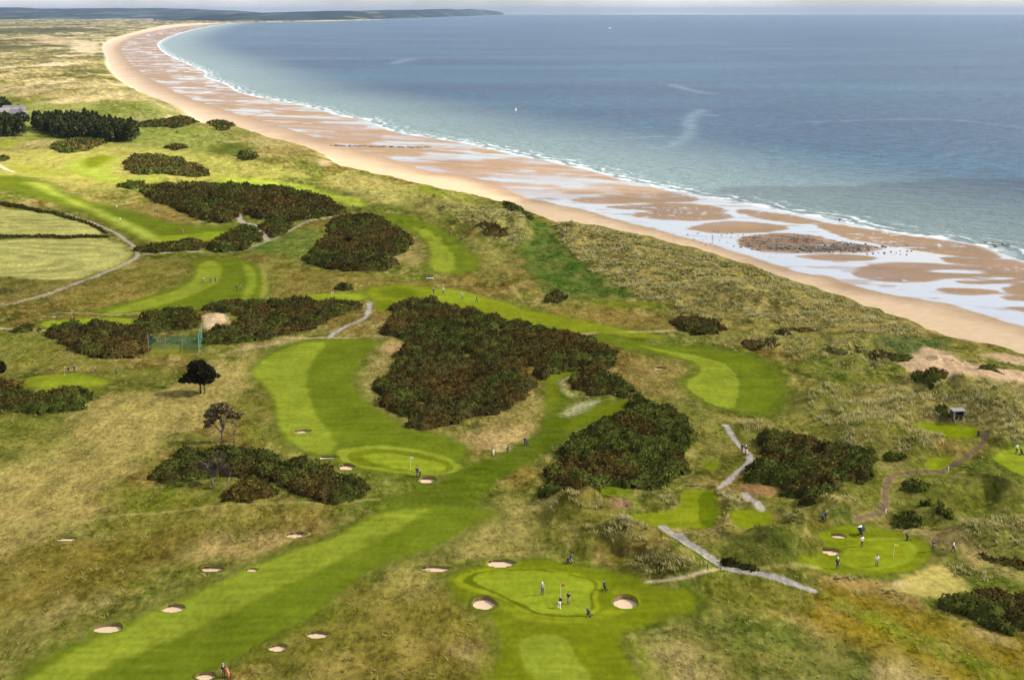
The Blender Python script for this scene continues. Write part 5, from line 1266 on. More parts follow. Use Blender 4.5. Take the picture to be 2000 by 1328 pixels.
def human(name, J, hand_dirs):
    """one continuous skinned body; J gives the joints of the pose; shirt / trousers / skin / shoes as material zones"""
    V = []; E = []; Rd = []; T = []
    def add(p, r, par=None, t=0):
        V.append(Vector(p)); Rd.append(r if hasattr(r, '__len__') else (r, r)); T.append(t)
        if par is not None: E.append((par, len(V) - 1))
        return len(V) - 1
    pel = add(J['pelvis'], (.15, .12), None, 1)
    wai = add(Vector(J['pelvis']).lerp(Vector(J['chest']), .5), (.135, .105), pel, 0)
    che = add(J['chest'], (.155, .115), wai, 0)
    nk = add(Vector(J['chest']).lerp(Vector(J['head']), .52), .058, che, 2)
    hd = add(J['head'], (.088, .098), nk, 2)
    hv = (Vector(J['head']) - Vector(J['chest'])).normalized()
    tp = add(Vector(J['head']) + hv * .10, (.07, .08), hd, 2)
    f = Vector(J.get('face', (0, -1, 0)))
    add(Vector(J['head']) + f * .105 - hv * .01, .018, hd, 2)                 # nose
    for s, sd in (('L', 1), ('R', -1)):
        sh = add(J['sh' + s], .068, che, 0); el = add(J['el' + s], .05, sh, 0); wr = add(J['wr' + s], .03, el, 2)
        d = Vector(hand_dirs[s]).normalized(); side = d.cross(Vector((0, 1, .2))).normalized()
        pa = add(Vector(J['wr' + s]) + d * .07, (.034, .022), wr, 2)
        for k, (o, ln) in enumerate(((-.03, .07), (-.01, .085), (.01, .08), (.03, .062))):
            a = add(Vector(V[pa]) + d * .05 + side * o, .0095, pa, 2); add(Vector(V[a]) + d * ln * .6 + Vector((0, -.012, 0)), .008, a, 2)
        th = add(Vector(J['wr' + s]) + d * .04 + side * -.042 + Vector((0, -.012, 0)), .011, wr, 2); add(Vector(V[th]) + d * .035 + side * -.012, .009, th, 2)
        hp = add(J['hip' + s], .095, pel, 1); kn = add(J['kn' + s], .062, hp, 1); an = add(J['an' + s], .042, kn, 3)
        to = add(Vector(J['an' + s]) + Vector(J.get('toe' + s, (0, -.17, -.055))), (.04, .03), an, 3)
        add(Vector(J['an' + s]) + Vector((0, .05, -.05)), .035, an, 3)
    me = bpy.data.meshes.new('tmp'); me.from_pydata([tuple(v) for v in V], E, [])
    bm = bmesh.new(); bm.from_mesh(me); sl = bm.verts.layers.skin.verify(); bm.verts.ensure_lookup_table()
    for i, v in enumerate(bm.verts): v[sl].radius = Rd[i]; v[sl].use_root = (i == pel)
    bm.to_mesh(me); bm.free()
    o = link(bpy.data.objects.new('tmp', me)); o.modifiers.new('s', 'SKIN'); m = o.modifiers.new('d', 'SUBSURF'); m.levels = 1; m.render_levels = 1
    dg = bpy.context.evaluated_depsgraph_get(); dg.update()
    out = bpy.data.meshes.new_from_object(o.evaluated_get(dg)); out.name = name
    bpy.data.objects.remove(o)
    segs = [(V[a], V[b], T[b]) for a, b in E]
    mi = []
    for p in out.polygons:
        c = p.center; best = (9, 0)
        for a, b, t in segs:
            e = b - a; q = max(0, min(1, (c - a).dot(e) / (e.length_squared + 1e-9))); d = (c - a - e * q).length
            if d < best[0]: best = (d, t)
        mi.append(best[1])
    out.materials.clear()
    for k in range(4): out.materials.append(MSKIN)
    out.polygons.foreach_set('material_index', mi); out.polygons.foreach_set('use_smooth', [True] * len(mi))
    head = Vector(J['head']); 
    return out, head, hv, f

def pose(lean=0., armL=None, armR=None, stride=0., wide=.11, crouch=0.):
    z = .93 - crouch * .35
    ch = Vector((0, -math.sin(lean) * .42, z + math.cos(lean) * .42)); hd = ch + Vector((0, -math.sin(lean * 1.05) * .30, math.cos(lean * 1.05) * .30))
    J = dict(pelvis=(0, 0, z), chest=ch, head=hd, face=Vector((0, -math.cos(lean * 1.2), -math.sin(lean * 1.2))))
    for s, sd in (('L', 1), ('R', -1)):
        J['sh' + s] = ch + Vector((.2 * sd, 0, .02))
        a = (armL if s == 'L' else armR)
        J['el' + s] = J['sh' + s] + (Vector(a[0]) if a else Vector((.06 * sd, .02, -.28)))
        J['wr' + s] = J['el' + s] + (Vector(a[1]) if a else Vector((.0, -.06, -.25)))
        st = stride * sd
        J['hip' + s] = Vector((wide * .9 * sd, 0, z - .06))
        J['kn' + s] = Vector((wide * 1.05 * sd, -st * .5 - .02 - crouch * .3, .49 - crouch * .1)); J['an' + s] = Vector((wide * 1.15 * sd, -st, .085 + max(0, -st) * .15))
    return J
DN = {'L': (0, -.1, -1), 'R': (0, -.1, -1)}
POSES = {
 'stand': human('body', pose(), DN),
 'walk': human('body', pose(.08, ((.04,.12,-.26),(0,.02,-.26)), ((-.04,-.1,-.27),(0,-.14,-.2)), .26), DN),
 'putt': human('body', pose(.62, ((-.03,-.08,-.28),(-.14,-.06,-.25)), ((.03,-.08,-.28),(.14,-.06,-.25)), 0, .17), {'L': (-.1,-.1,-1), 'R': (.1,-.1,-1)}),
 'pull': human('body', pose(.1, ((.05,.14,-.25),(.03,.16,-.18)), None, .24), {'L': (0,.4,-1), 'R': (0,-.1,-1)}),
 'hips': human('body', pose(.02, ((.2,.02,-.2),(-.12,-.06,-.2)), ((-.2,.02,-.2),(.12,-.06,-.2)), 0, .14), {'L': (-.8,0,-.5), 'R': (.8,0,-.5)}),
 'crouch': human('body', pose(.5, ((.05,-.2,-.2),(0,-.16,-.16)), ((-.05,-.2,-.2),(0,-.16,-.16)), .12, .14, .9), {'L': (0,-.6,-.8), 'R': (0,-.6,-.8)}),
}
def cap_mesh(head, hv, f, peak):
    mb = MB(); n = 12
    a = hv; fwd = (f - a * f.dot(a)).normalized(); sd = a.cross(fwd)
    V = []; Fc = []
    for i, (r, z) in enumerate(((.108, .03), (.108, .06), (.092, .105), (.05, .135), (.004, .145))):
        for k in range(n):
            t = 2 * math.pi * k / n; V.append(head + (fwd * math.cos(t) * 1.08 + sd * math.sin(t)) * r + a * z)
    for i in range(4):
        for k in range(n): Fc.append((i*n+k, i*n+(k+1)%n, (i+1)*n+(k+1)%n, (i+1)*n+k))
    mb.add(V, Fc)
    if peak: 
        p = [head + fwd * .1 + sd * .07 + a * .04, head + fwd * .1 - sd * .07 + a * .04, head + fwd * .19 - sd * .05 + a * .025, head + fwd * .19 + sd * .05 + a * .025]
        mb.add(p + [q + a * .012 for q in p], [(3,2,1,0),(4,5,6,7),(0,1,5,4),(1,2,6,5),(2,3,7,6),(3,0,4,7)])
    return mb
HAIRM = {k: cap_mesh(v[1], v[2], v[3], False).mesh('hair', MHAIR, True) for k, v in POSES.items()}
CAPM = {k: cap_mesh(v[1], v[2], v[3], True).mesh('cap', MHAIR, True) for k, v in POSES.items()}
GOLFERS = 'golfers out on the course'
def person(px, py, label, kind='stand', top='black', low='black', head=None, face=0, shoes='charcoal', group=GOLFERS):
    p = gp(px, py)
    root = tag(empty('person', tuple(p), face), label, 'person', group)
    b = mesh_obj('body', POSES[kind][0], root)
    for k, m in enumerate((CLOTH[top], CLOTH[low], MSKIN, CLOTH[shoes])):
        b.material_slots[k].link = 'OBJECT'; b.material_slots[k].material = m
    h = mesh_obj('cap' if head else 'hair', (CAPM if head else HAIRM)[kind], root)
    if head: h.material_slots[0].link = 'OBJECT'; h.material_slots[0].material = CLOTH[head]
    root.scale = (1.02, 1.02, 1.0)
    return root

# ------------------------------------------------------------------ golf trolleys, flags, small things
MMET = plain('grey_metal', (.3, .3, .32), .4, .7)
MTYRE = plain('black_rubber', (.015, .015, .016), .8)
MWHITE = plain('white_paint', (.75, .75, .73), .5, var=.05)
MDARKW = plain('dark_timber', (.05, .042, .035), .85, var=.3)
MGREYW = plain('weathered_timber', (.3, .28, .25), .9, var=.25)
def trolley_parts():
    out = {}
    ax = Vector((0, .38, 1.0)).normalized()
    mb = MB(); p0 = Vector((0, -.08, .2))
    mb.tube([p0 + ax * t for t in (0, .06, .3, .6, .84, .88)], [.12, .14, .15, .145, .16, .15], 12); mb.box((0, -.12, .52), (.2, .1, .34)); out['bag'] = mb.mesh('bag', MTYRE, False)
    mb = MB(); r = random.Random(2)
    for i in range(7):
        t = i * .9; b = p0 + ax * .86 + Vector((math.cos(t) * .08, math.sin(t) * .08, 0)); e = b + ax * (.16 + .05 * r.random()); mb.tube([b, e], .008, 5); mb.box(tuple(e + Vector((.025, 0, .01))), (.09, .03, .04))
    out['clubs'] = mb.mesh('clubs', MMET)
    mb = MB(); mb.tube([(0,-.02,.16),(0,.36,.95),(0,.5,1.05),(0,.66,1.06)], .018, 8); mb.tube([(-.1,.66,1.06),(.1,.66,1.06)], .018, 8); mb.tube([(-.32,0,.16),(.32,0,.16)], .014, 8); mb.tube([(0,-.02,.16),(0,-.42,.12)], .014, 8)
    out['frame'] = mb.mesh('frame', MMET)
    def wheel(rad, w): 
        m = MB(); vs = []; n = 18
        prof = [(rad*.2,-w/2),(rad*.82,-w*.3),(rad*.9,-w/2),(rad,-w/4),(rad,w/4),(rad*.9,w/2),(rad*.82,w*.3),(rad*.2,w/2)]
        for rr, x in prof:
            for k in range(n): t = 2*math.pi*k/n; vs.append((x, rr*math.cos(t), rr*math.sin(t)))
        m.add(vs, [(i*n+k, i*n+(k+1)%n, (i+1)*n+(k+1)%n, (i+1)*n+k) for i in range(len(prof)-1) for k in range(n)]); return m
    out['wheel'] = wheel(.16, .06).mesh('wheel', MTYRE); out['small'] = wheel(.11, .05).mesh('wheel', MTYRE)
    return out
TP = trolley_parts()
def trolley(px, py, label, bag='black', face=0):
    root = tag(empty('golf_trolley', tuple(gp(px, py)), face), label, 'golf trolley', 'golf trolleys and bags')
    b = mesh_obj('bag', TP['bag'], root); b.material_slots[0].link = 'OBJECT'; b.material_slots[0].material = CLOTH[bag]
    mesh_obj('clubs', TP['clubs'], b); mesh_obj('frame', TP['frame'], root)
    for x in (-.33, .33): w_ = mesh_obj('wheel', TP['wheel'], root); w_.location = (x, 0, .16)
    w_ = mesh_obj('wheel', TP['small'], root); w_.location = (0, -.44, .11)
    root.scale = (1., 1., 1.)
def umbrella(px, py, label):
    p = gp(px, py); root = tag(empty('golf_umbrella', tuple(p + np.array([.15, 0, .2]))), label, 'umbrella'); root.scale = (.8, .8, .8); root.rotation_euler = (.35, -.3, .4)
    mb = MB(); mb.tube([(0,0,0),(0,0,1.55)], .014, 6); mb.tube([(0,0,0),(.03,0,-.06),(.07,0,-.03)], .014, 6); mb.build('shaft', MMET, root)
    n = 8; V = []; Fc = []; mi = []
    for i, (r, z) in enumerate(((.03, 1.56), (.35, 1.5), (.62, 1.36), (.78, 1.2))):
        for k in range(n): t = 2*math.pi*k/n; V.append((r*math.cos(t), r*math.sin(t), z))
    mb = MB(); mb.v = V
    for i in range(3):
        for k in range(n): mb.f.append((i*n+k, i*n+(k+1)%n, (i+1)*n+(k+1)%n, (i+1)*n+k)); mb.mi.append(1 if k in (1, 2) else 0)
    mb.build('canopy', [CLOTH['black'], CLOTH['white']], root)
def flag(px, py, label, col='yellow'):
    root = tag(empty('flagstick', tuple(gp(px, py))), label, 'golf flag', 'flagsticks on the greens')
    mb = MB(); mb.tube([(0,0,-.1),(0,0,2.15)], [.018,.012], 8); mb.build('pole', MWHITE, root)
    mb = MB(); V = []; n = 7
    for i in range(n):
        x = i / (n - 1) * .5; y = .05 * math.sin(x * 11)
        V += [(x, y, 2.12 - .03 * x), (x, y, 1.78 - .05 * x)]
    V += [(v[0], v[1] + .006, v[2]) for v in V]
    m_ = 2 * n; f = [(2*i, 2*i+1, 2*i+3, 2*i+2) for i in range(n-1)]
    f += [tuple(j + m_ for j in q[::-1]) for q in f] + [(2*i, 2*i+2, 2*i+2+m_, 2*i+m_) for i in range(n-1)] + [(2*i+3, 2*i+1, 2*i+1+m_, 2*i+3+m_) for i in range(n-1)]
    mb.add(V, f); mb.build('flag', CLOTH[col], root)
def putter(px, py, label, face):
    p = gp(px, py); root = tag(empty('putter', (p[0], p[1], p[2]), face), label, 'golf club')
    mb = MB(); mb.tube([(0,-.34,.66),(0,-.56,.04)], [.012,.009], 6); mb.build('shaft', MMET, root)
    mb = MB(); mb.box((.03,-.57,.03), (.12,.035,.04)); mb.build('head', MMET, root)

# front green
person(1059, 1161, 'person in a grey top and navy shorts standing left on the front green', 'stand', 'grey', 'navy', 'white', .4)
person(1092, 1188, 'person in a black top and white shorts putting on the front green', 'putt', 'black', 'white', None, 2.2, 'white')
putter(1092, 1188, 'putter held by the golfer in white shorts on the front green', 2.2)
person(1110, 1179, 'person in a dark top and beige shorts right of the putting golfer', 'stand', 'black', 'beige', None, -.6)
flag(1095, 1170, 'flagstick with small orange flag on the front green', 'orange')
trolley(1181, 1153, 'black golf trolley at the right fringe of the front green', 'black', .3)
trolley(1150, 1203, 'upright black golf bag trolley below the front green', 'charcoal', 2.)
person(1108, 1101, 'person in black crouching behind the front green', 'crouch', 'black', 'black', None, 1.)
trolley(1113, 1099, 'dark golf trolley next to the crouching golfer', 'charcoal', -1.)
# lower right green
person(1635, 1111, 'person all in black with white cap on the lower right green', 'stand', 'black', 'black', 'white', .3)
person(1712, 1105, 'person in a white shirt and grey trousers in the middle of the lower right green', 'stand', 'white', 'grey', None, 0.)
person(1683, 1067, 'person in a white shirt and black trousers above the lower right green', 'hips', 'white', 'black', None, .6)
umbrella(1680, 1043, 'black and white golf umbrella open over a trolley behind the lower right green')
trolley(1680, 1044, 'golf trolley under the black and white umbrella', 'black', .5)
person(1612, 1019, 'person in navy pulling a trolley at the top of the lower right green', 'pull', 'navy', 'charcoal', 'grey', 2.)
trolley(1607, 1018, 'dark blue golf trolley pulled by the person in navy', 'navy', 2.)
trolley(1772, 1054, 'wide black golf trolley on the far fringe of the lower right green', 'charcoal', 1.2)
person(1822, 1076, 'person in dark purple standing by the right fringe of the lower right green', 'hips', 'navy', 'charcoal', None, -1.)
person(1861, 1078, 'person in a white shirt and black shorts at the edge of the dune path', 'walk', 'white', 'black', None, 1.2)
flag(1745, 1090, 'flagstick with bright yellow flag on the lower right green', 'yellow')
# grey path
person(1449, 884, 'person in black leading on the grey path between the thickets', 'walk', 'black', 'charcoal', None, 2.6)
person(1456, 888, 'person in navy with white cap behind on the grey path', 'pull', 'navy', 'black', 'white', 2.6)
trolley(1458, 889, 'golf trolley with a pale bag on the grey path', 'cream', 2.6)
# bottom edge
person(437, 1322, 'person in black standing beside the bottom edge bunker', 'stand', 'black', 'charcoal', 'grey', .8)
trolley(446, 1322, 'golf trolley with an orange bag at the bottom edge', 'orange', .9)
# central green
person(815, 930, 'person in black standing at the lower edge of the central green', 'stand', 'black', 'black', None, .5)
person(821, 931, 'person in charcoal bending beside the pale bunker at the central green', 'crouch', 'charcoal', 'black', None, -.8)
flag(802, 916, 'thin flagstick with white flag on the central green', 'white')
person(1025, 871, 'person in dark clothes walking up the dark mown walk with a trolley', 'pull', 'charcoal', 'blue', None, 2.9)
trolley(1029, 869, 'golf trolley on the dark mown walk', 'navy', 2.9)
person(990, 884, 'person in black stooping at the foot of the dry grass bank', 'crouch', 'black', 'black', None, 1.8)
trolley(964, 890, 'lone golf trolley left of the stooping golfer', 'cream', .2)
# rounded fairway end
person(397, 551, 'person in a white top and dark shorts left of the trio on the rounded fairway', 'putt', 'white', 'black', None, .5)
trolley(411, 551, 'golf trolley in the middle of the trio on the rounded fairway', 'charcoal', .2)
person(421, 552, 'person in a blue top at the right of the trio on the rounded fairway', 'stand', 'blue', 'black', None, -.4)
person(463, 568, 'left person of a dark pair lower on the rounded fairway', 'stand', 'black', 'charcoal', None, .4)
person(470, 568, 'right person of a dark pair lower on the rounded fairway', 'walk', 'charcoal', 'black', None, 1.4)
# far fairway
person(228, 409, 'person in white on the shadow edge of the far fairway', 'stand', 'white', 'beige', None, .4)
person(235, 434, 'person in pale clothes by the dark edge of the far fairway', 'stand', 'cream', 'grey', None, .8)
person(303, 414, 'left person of a brown pair on the bare far slope', 'walk', 'beige', 'charcoal', None, .2)
person(308, 414, 'right person of a brown pair on the bare far slope', 'stand', 'grey', 'charcoal', None, .2)
flag(358, 456, 'flagstick with dark red flag on the small far green', 'red')
person(356, 457, 'person in red and black beside the dark red flag', 'stand', 'red', 'black', None, .2)
# practice green
person(134, 728, 'person in black crouching near the practice green', 'crouch', 'black', 'black', None, .4)
person(146, 728, 'person in blue standing behind the practice green', 'stand', 'navy', 'charcoal', 'blue', .4)
person(187, 729, 'person in an orange top at the right of the practice green', 'putt', 'orange', 'charcoal', None, -.5)
person(227, 731, 'person in charcoal walking off right of the practice green', 'walk', 'charcoal', 'black', None, -1.4)
flag(127, 735, 'short flagstick with yellow flag behind the practice green', 'yellow')
flag(106, 634, 'flagstick with white flag at the left end of the long green', 'white')
flag(141, 622, 'flagstick with yellow flag in the middle of the long green', 'yellow')
# green with four figures
person(847, 575, 'leftmost of four figures, white capped and dark, above the big gorse', 'stand', 'charcoal', 'black', 'white', .2)
person(866, 574, 'second of four figures, pale topped, above the big gorse', 'stand', 'cream', 'charcoal', 'white', .2)
person(903, 585, 'third of four figures, in grey with white cap, above the big gorse', 'hips', 'grey', 'charcoal', 'white', .2)
person(931, 590, 'rightmost of four figures, all in black, above the big gorse', 'walk', 'black', 'black', None, 1.4)
flag(648, 586, 'flagstick with white flag on the slim bright green', 'white')
flag(695, 569, 'flagstick with yellow flag at the back of the slim bright green', 'yellow')
person(878, 461, 'lone person in black on the far striped fairway', 'stand', 'black', 'black', None, .2)
person(690, 408, 'lone person in green beside the far gorse and dunes', 'stand', 'green', 'charcoal', None, .2)
person(1985, 885, 'person in a white shirt on the green at the right edge', 'stand', 'white', 'charcoal', None, .4)
trolley(1995, 888, 'dark golf trolley at the right edge green', 'black', .5)

# ------------------------------------------------------------------ shelter, net, bench, posts, mast, houses, boat, rocks
def shelter():
    p = gp(1869, 817); root = tag(empty('shelter', tuple(p), .12), 'small dark timber shelter with pale flat roof and open front', 'shelter')
    W, D, H = 2.2, 1.4, 1.6
    for nm, c, d in (('back_wall', (0, D/2, H/2), (W, .08, H)), ('side_wall', (-W/2+.04, 0, H/2), (.08, D-.1, H)), ('side_wall', (W/2-.04, 0, H/2), (.08, D-.1, H))):
        mb = MB(); mb.box(c, d); mb.build(nm, MDARKW, root)
    for x in (-W/2 + .22, W/2 - .12):
        mb = MB(); mb.box((x, -D/2 + .1, H/2), (.3 if x < 0 else .14, .08, H)); mb.build('front_panel', MGREYW, root)
    mb = MB(); vs = [(-W/2-.15,-D/2-.2,H+.02),(W/2+.15,-D/2-.2,H+.02),(W/2+.15,D/2+.15,H+.16),(-W/2-.15,D/2+.15,H+.16)]
    mb.add(vs + [(a, b, c + .09) for a, b, c in vs], [(3,2,1,0),(4,5,6,7),(0,1,5,4),(1,2,6,5),(2,3,7,6),(3,0,4,7)]); mb.build('roof', plain('pale_felt', (.14,.14,.125), .9), root)
    mb = MB(); mb.box((0, D/2 - .3, .45), (W - .3, .4, .06)); mb.box((0, D/2 - .3, .22), (.08, .36, .4)); mb.build('bench_seat', MGREYW, root)
    p = gp(1842, 821); r2 = tag(empty('garden_bench', tuple(p), .1), 'low dark bench at the back of the wedge tee', 'bench')
    mb = MB(); mb.box((0, 0, .45), (1.5, .4, .05)); mb.build('seat', MDARKW, r2)
    mb = MB(); mb.box((0, .19, .72), (1.5, .05, .35)); mb.build('backrest', MDARKW, r2)
    for x in (-.65, .65): mb = MB(); mb.box((x, 0, .21), (.07, .38, .43)); mb.build('leg', MDARKW, r2)
shelter()
def net():
    m, nt = mat_new('green_net'); out = N(nt, 'ShaderNodeOutputMaterial'); d = N(nt, 'ShaderNodeBsdfDiffuse'); d.inputs[0].default_value = (.035, .19, .13, 1)
    ge = N(nt, 'ShaderNodeTexCoord'); no = N(nt, 'ShaderNodeTexNoise', ins={'Scale': 1.3}); L(nt, ge.outputs['Object'], no.inputs['Vector'])
    mr = N(nt, 'ShaderNodeMapRange', ins={1: .3, 2: .7, 3: .26, 4: .46}); L(nt, no.outputs[0], mr.inputs[0])
    t = N(nt, 'ShaderNodeBsdfTransparent'); mx = N(nt, 'ShaderNodeMixShader'); L(nt, mr.outputs[0], mx.inputs[0]); L(nt, t.outputs[0], mx.inputs[1]); L(nt, d.outputs[0], mx.inputs[2]); L(nt, mx.outputs[0], out.inputs[0])
    a = gp(291, 690); b = gp(389, 690); c = gp(395, 668)
    root = tag(empty('net_screen', tuple(a)), 'green practice net screen on posts between two gorse thickets', 'net screen')
    def pane(p, q, nm, z0, z1):
        p = Vector(p - a); q = Vector(q - a); V = []; n = 12
        for i in range(n + 1):
            s = p.lerp(q, i / n); sag = .12 * math.sin(i / n * math.pi * 3) ** 2
            for k in range(5):
                V.append((s.x, s.y + .08 * math.sin(i * 1.7 + k), s.z + z0 + (z1 - sag - z0) * k / 4))
        mb = MB(); mb.add(V, [(i*5+k, (i+1)*5+k, (i+1)*5+k+1, i*5+k+1) for i in range(n) for k in range(4)]); mb.build(nm, m, root)
    pane(a, b, 'net', .9, 4.2); pane(b, c, 'side_net', .3, 4.2)
    for q in (a, a * .66 + b * .34, a * .33 + b * .67, b, c):
        v = q - a; mb = MB(); mb.tube([(v[0], v[1], v[2] - .3), (v[0], v[1], v[2] + 4.3)], .05, 8); mb.build('post', MGREYW, root)
net()
def simple_posts():
    for (px, py, h, lab, cat, mat) in (
        (1316, 472, 3.2, 'tall thin marker post on the dune edge above the beach', 'post', MGREYW),
        (1911, 852, 1.1, 'short dark litter bin beside the brown path end', 'bin', MDARKW),
        (1408, 1112, 1.0, 'short post at the junction of the sandy path and the grey path', 'post', MDARKW),
        (1382, 1112, 1.0, 'short dark post just left of the path junction', 'post', MDARKW),
        (1730, 1003, .8, 'white topped post where the brown path bends', 'post', MWHITE),
        (1852, 921, .8, 'pale stubby post at the lower end of the climbing brown path', 'post', MWHITE),
        (303, 640, 1.4, 'pale marker post at the left end of the long green', 'post', MWHITE)):
        root = tag(empty('marker_post' if cat == 'post' else 'litter_bin', tuple(gp(px, py))), lab, cat)
        mb = MB()
        if cat == 'bin':
            mb.lathe([(.24,0),(.27,.1),(.28,.85),(.26,.9)], n=14); mb.build('drum', mat, root)
            mb = MB(); mb.lathe([(.29,.9),(.29,.95),(.2,1.05),(.02,1.1)], n=14); mb.build('lid', MTYRE, root)
        else:
            mb.tube([(0,0,-.2),(0,0,h*.9)], [.07,.06], 8); mb.build('shaft', mat, root)
            mb = MB(); mb.lathe([(.08,h*.9),(.085,h*.95),(.03,h)], n=10); mb.build('post_cap', mat, root)
simple_posts()
def bench(px, py, label, rz):
    root = tag(empty('white_bench', tuple(gp(px, py)), rz), label, 'bench')
    mb = MB(); mb.box((0,0,.46), (2.0,.42,.06)); mb.build('seat', MWHITE, root)
    mb = MB(); mb.box((0,.2,.78), (2.0,.05,.36)); mb.build('backrest', MDARKW, root)
    for x in (-.9, .9): mb = MB(); mb.box((x,0,.22), (.08,.4,.44)); mb.build('leg', MWHITE, root)
bench(840, 546, 'white bench with dark back behind the green with four figures', 0.)
def mast():
    # lattice transmitter on the headland
    x, y = plane_xy(776, 20, 100); s = 14500 / math.hypot(x, y); x *= s; y *= s
    root = tag(empty('radio_mast', (float(x), float(y), 60.)), 'tall thin transmitter mast on the distant headland', 'mast')
    mb = MB()
    for a in range(3):
        t = 2.094 * a; mb.tube([(9*math.cos(t),9*math.sin(t),0),(2.5*math.cos(t),2.5*math.sin(t),70),(1.6*math.cos(t),1.6*math.sin(t),96)], 1.1, 5)
    for z in range(8, 95, 12):
        r = 9 - z * .06 if z < 70 else 2.6
        mb.tube([(r*math.cos(2.094*a),r*math.sin(2.094*a),z) for a in (0,1,2,0)], .5, 4)
    mb.build('lattice', MMET, root); mb = MB(); mb.tube([(0,0,95),(0,0,122)], [.9,.4], 6); mb.build('aerial', MMET, root)
mast()
def house(px, py, w, d, h, label, rz, roofc):
    root = tag(empty('house', tuple(gp(px, py)), rz), label, 'house', 'houses behind the left plantation')
    wall = plain('harled_wall', (.13,.125,.12), .9); rf = plain('slate_roof', roofc, .8, var=.2)
    mb = MB(); mb.box((0,0,h/2), (w,d,h)); mb.build('wall', wall, root)
    mb = MB(); e = .4; rh = d * .42
    mb.add([(-w/2-e,-d/2-e,h),(w/2+e,-d/2-e,h),(w/2+e,d/2+e,h),(-w/2-e,d/2+e,h),(-w/2-e,0,h+rh),(w/2+e,0,h+rh)], [(0,1,5,4),(2,3,4,5),(0,4,3),(1,2,5),(3,2,1,0)]); r_ = mb.build('roof', rf, root)
    mb = MB(); mb.box((w*.3,0,h+rh+.3), (.9,.7,1.3)); mb.build('chimney', wall, r_)
    for x in (-w*.28, w*.28):
        mb = MB(); mb.box((x,-d/2-.02,h*.55), (1.2,.08,1.3)); mb.build('window', plain('window_glass', (.03,.035,.04), .15), root)
house(16, 228, 13, 7, 3.4, 'pale roofed low house behind the left plantation, at the frame edge', .5, (.11,.098,.10))
house(36, 231, 12, 7, 3.2, 'grey roofed house half hidden right of the left plantation', -.4, (.12,.11,.115))
house(28, 224, 14, 7, 3.6, 'farther house with mauve grey roof above the other two', .1, (.10,.088,.095))
def leafy(px, py, label, s, seed):
    t = tag(empty('broadleaf_tree', tuple(gp(px, py))), label, 'tree', 'trees around the far houses')
    mesh_obj('crown', crown_mesh('crown', [((0,0,s*.7),s*.6,s*.55,s*.5),((s*.4,0,s*.55),s*.4,s*.4,s*.35),((-s*.4,0,s*.6),s*.42,s*.4,s*.36)], 700, s*.13, [alb(58,68,40),alb(48,58,34),alb(74,84,50)], seed), t)
    limbs(seed, (0,0,-.3), (0,0,s*.6), s*.04, []).build('trunk', MBARK, t, True)
leafy(4, 217, 'dark bushy tree behind the far houses, at the frame edge', 9, 31); leafy(-18, 222, 'dark bushy tree left of the far houses', 9, 32); leafy(44, 243, 'round dark tree between the two plantations', 7, 33)
def boat():
    x, y = plane_xy(1008, 216, 0.); root = tag(empty('sailing_boat', (float(x), float(y), 0), .6), 'tiny white sailing boat alone on the blue sea', 'boat'); root.scale = (.3, .3, .3)
    mb = MB(); V = []; n = 9
    for i in range(n):
        t = i/(n-1)*2-1; w = 1.0*(1-abs(t)**2.5)+.05
        V += [(t*3.2,-w,.9),(t*3.1,-w*.55,-.2),(t*3.1,w*.55,-.2),(t*3.2,w,.9)]
    mb.add(V, [(i*4+k,(i+1)*4+k,(i+1)*4+(k+1)%4,i*4+(k+1)%4) for i in range(n-1) for k in range(4)]+[(3,2,1,0),((n-1)*4,(n-1)*4+1,(n-1)*4+2,(n-1)*4+3)]); mb.build('hull', MWHITE, root, True)
    mb = MB(); mb.tube([(.3,0,.8),(.3,0,9.5)], .07, 6); mb.build('mast', MMET, root)
    mb = MB(); mb.add([(.2,0,1.6),(-2.9,.5,1.7),(-1.2,.4,5.2),(.2,0,9.2),(.2,.05,1.6),(-2.9,.55,1.7),(-1.2,.45,5.2),(.2,.05,9.2)], [(0,1,2,3),(7,6,5,4),(0,4,5,1),(1,5,6,2),(2,6,7,3)]); mb.build('sail', MWHITE, root)
    x, y = plane_xy(1191, 56, 0.); root = tag(empty('motor_yacht', (float(x), float(y), 0), .2), 'white speck of a far boat near the horizon', 'boat')
    mb = MB(); mb.add([(v[0]*2.6, v[1]*2.4, v[2]*2.2) for v in V], [(i*4+k,(i+1)*4+k,(i+1)*4+(k+1)%4,i*4+(k+1)%4) for i in range(n-1) for k in range(4)]+[(3,2,1,0),((n-1)*4,(n-1)*4+1,(n-1)*4+2,(n-1)*4+3)]); mb.build('hull', MWHITE, root, True)
    mb = MB(); mb.box((-.5,0,3), (6,2.6,2.4)); mb.build('cabin', MWHITE, root)
boat()
# boulders
def rock_mesh(seed):
    bm = bmesh.new(); bmesh.ops.create_icosphere(bm, subdivisions=2, radius=.5)
    for v in bm.verts:
        k = 1 + .55 * mnoise.noise(v.co * 2.1 + Vector((seed * 7.3, 0, 0))) ; v.co *= k; v.co.z *= .62
    me = bpy.data.meshes.new('boulder'); bm.to_mesh(me); bm.free(); me.materials.append(MROCK); return me
MROCK = plain('dark_weedy_rock', (.05, .05, .042), .8, var=.5, scale=3)
ROCKS = [rock_mesh(i) for i in range(5)]
rr = random.Random(77)
def rock(px, py, size, label, group, z=.9, flat=1.):
    x, y = plane_xy(px, py, z); zz = float(height(np.array([float(x)]), np.array([float(y)]))[0])
    o = link(bpy.data.objects.new('boulder', rr.choice(ROCKS))); o.location = (float(x), float(y), zz + size * .08)
    o.rotation_euler = (0, 0, rr.uniform(0, 6.28)); o.scale = (size * rr.uniform(.8, 1.3), size * rr.uniform(.8, 1.2), size * flat * rr.uniform(.7, 1.1)); tag(o, label, 'boulder', group)
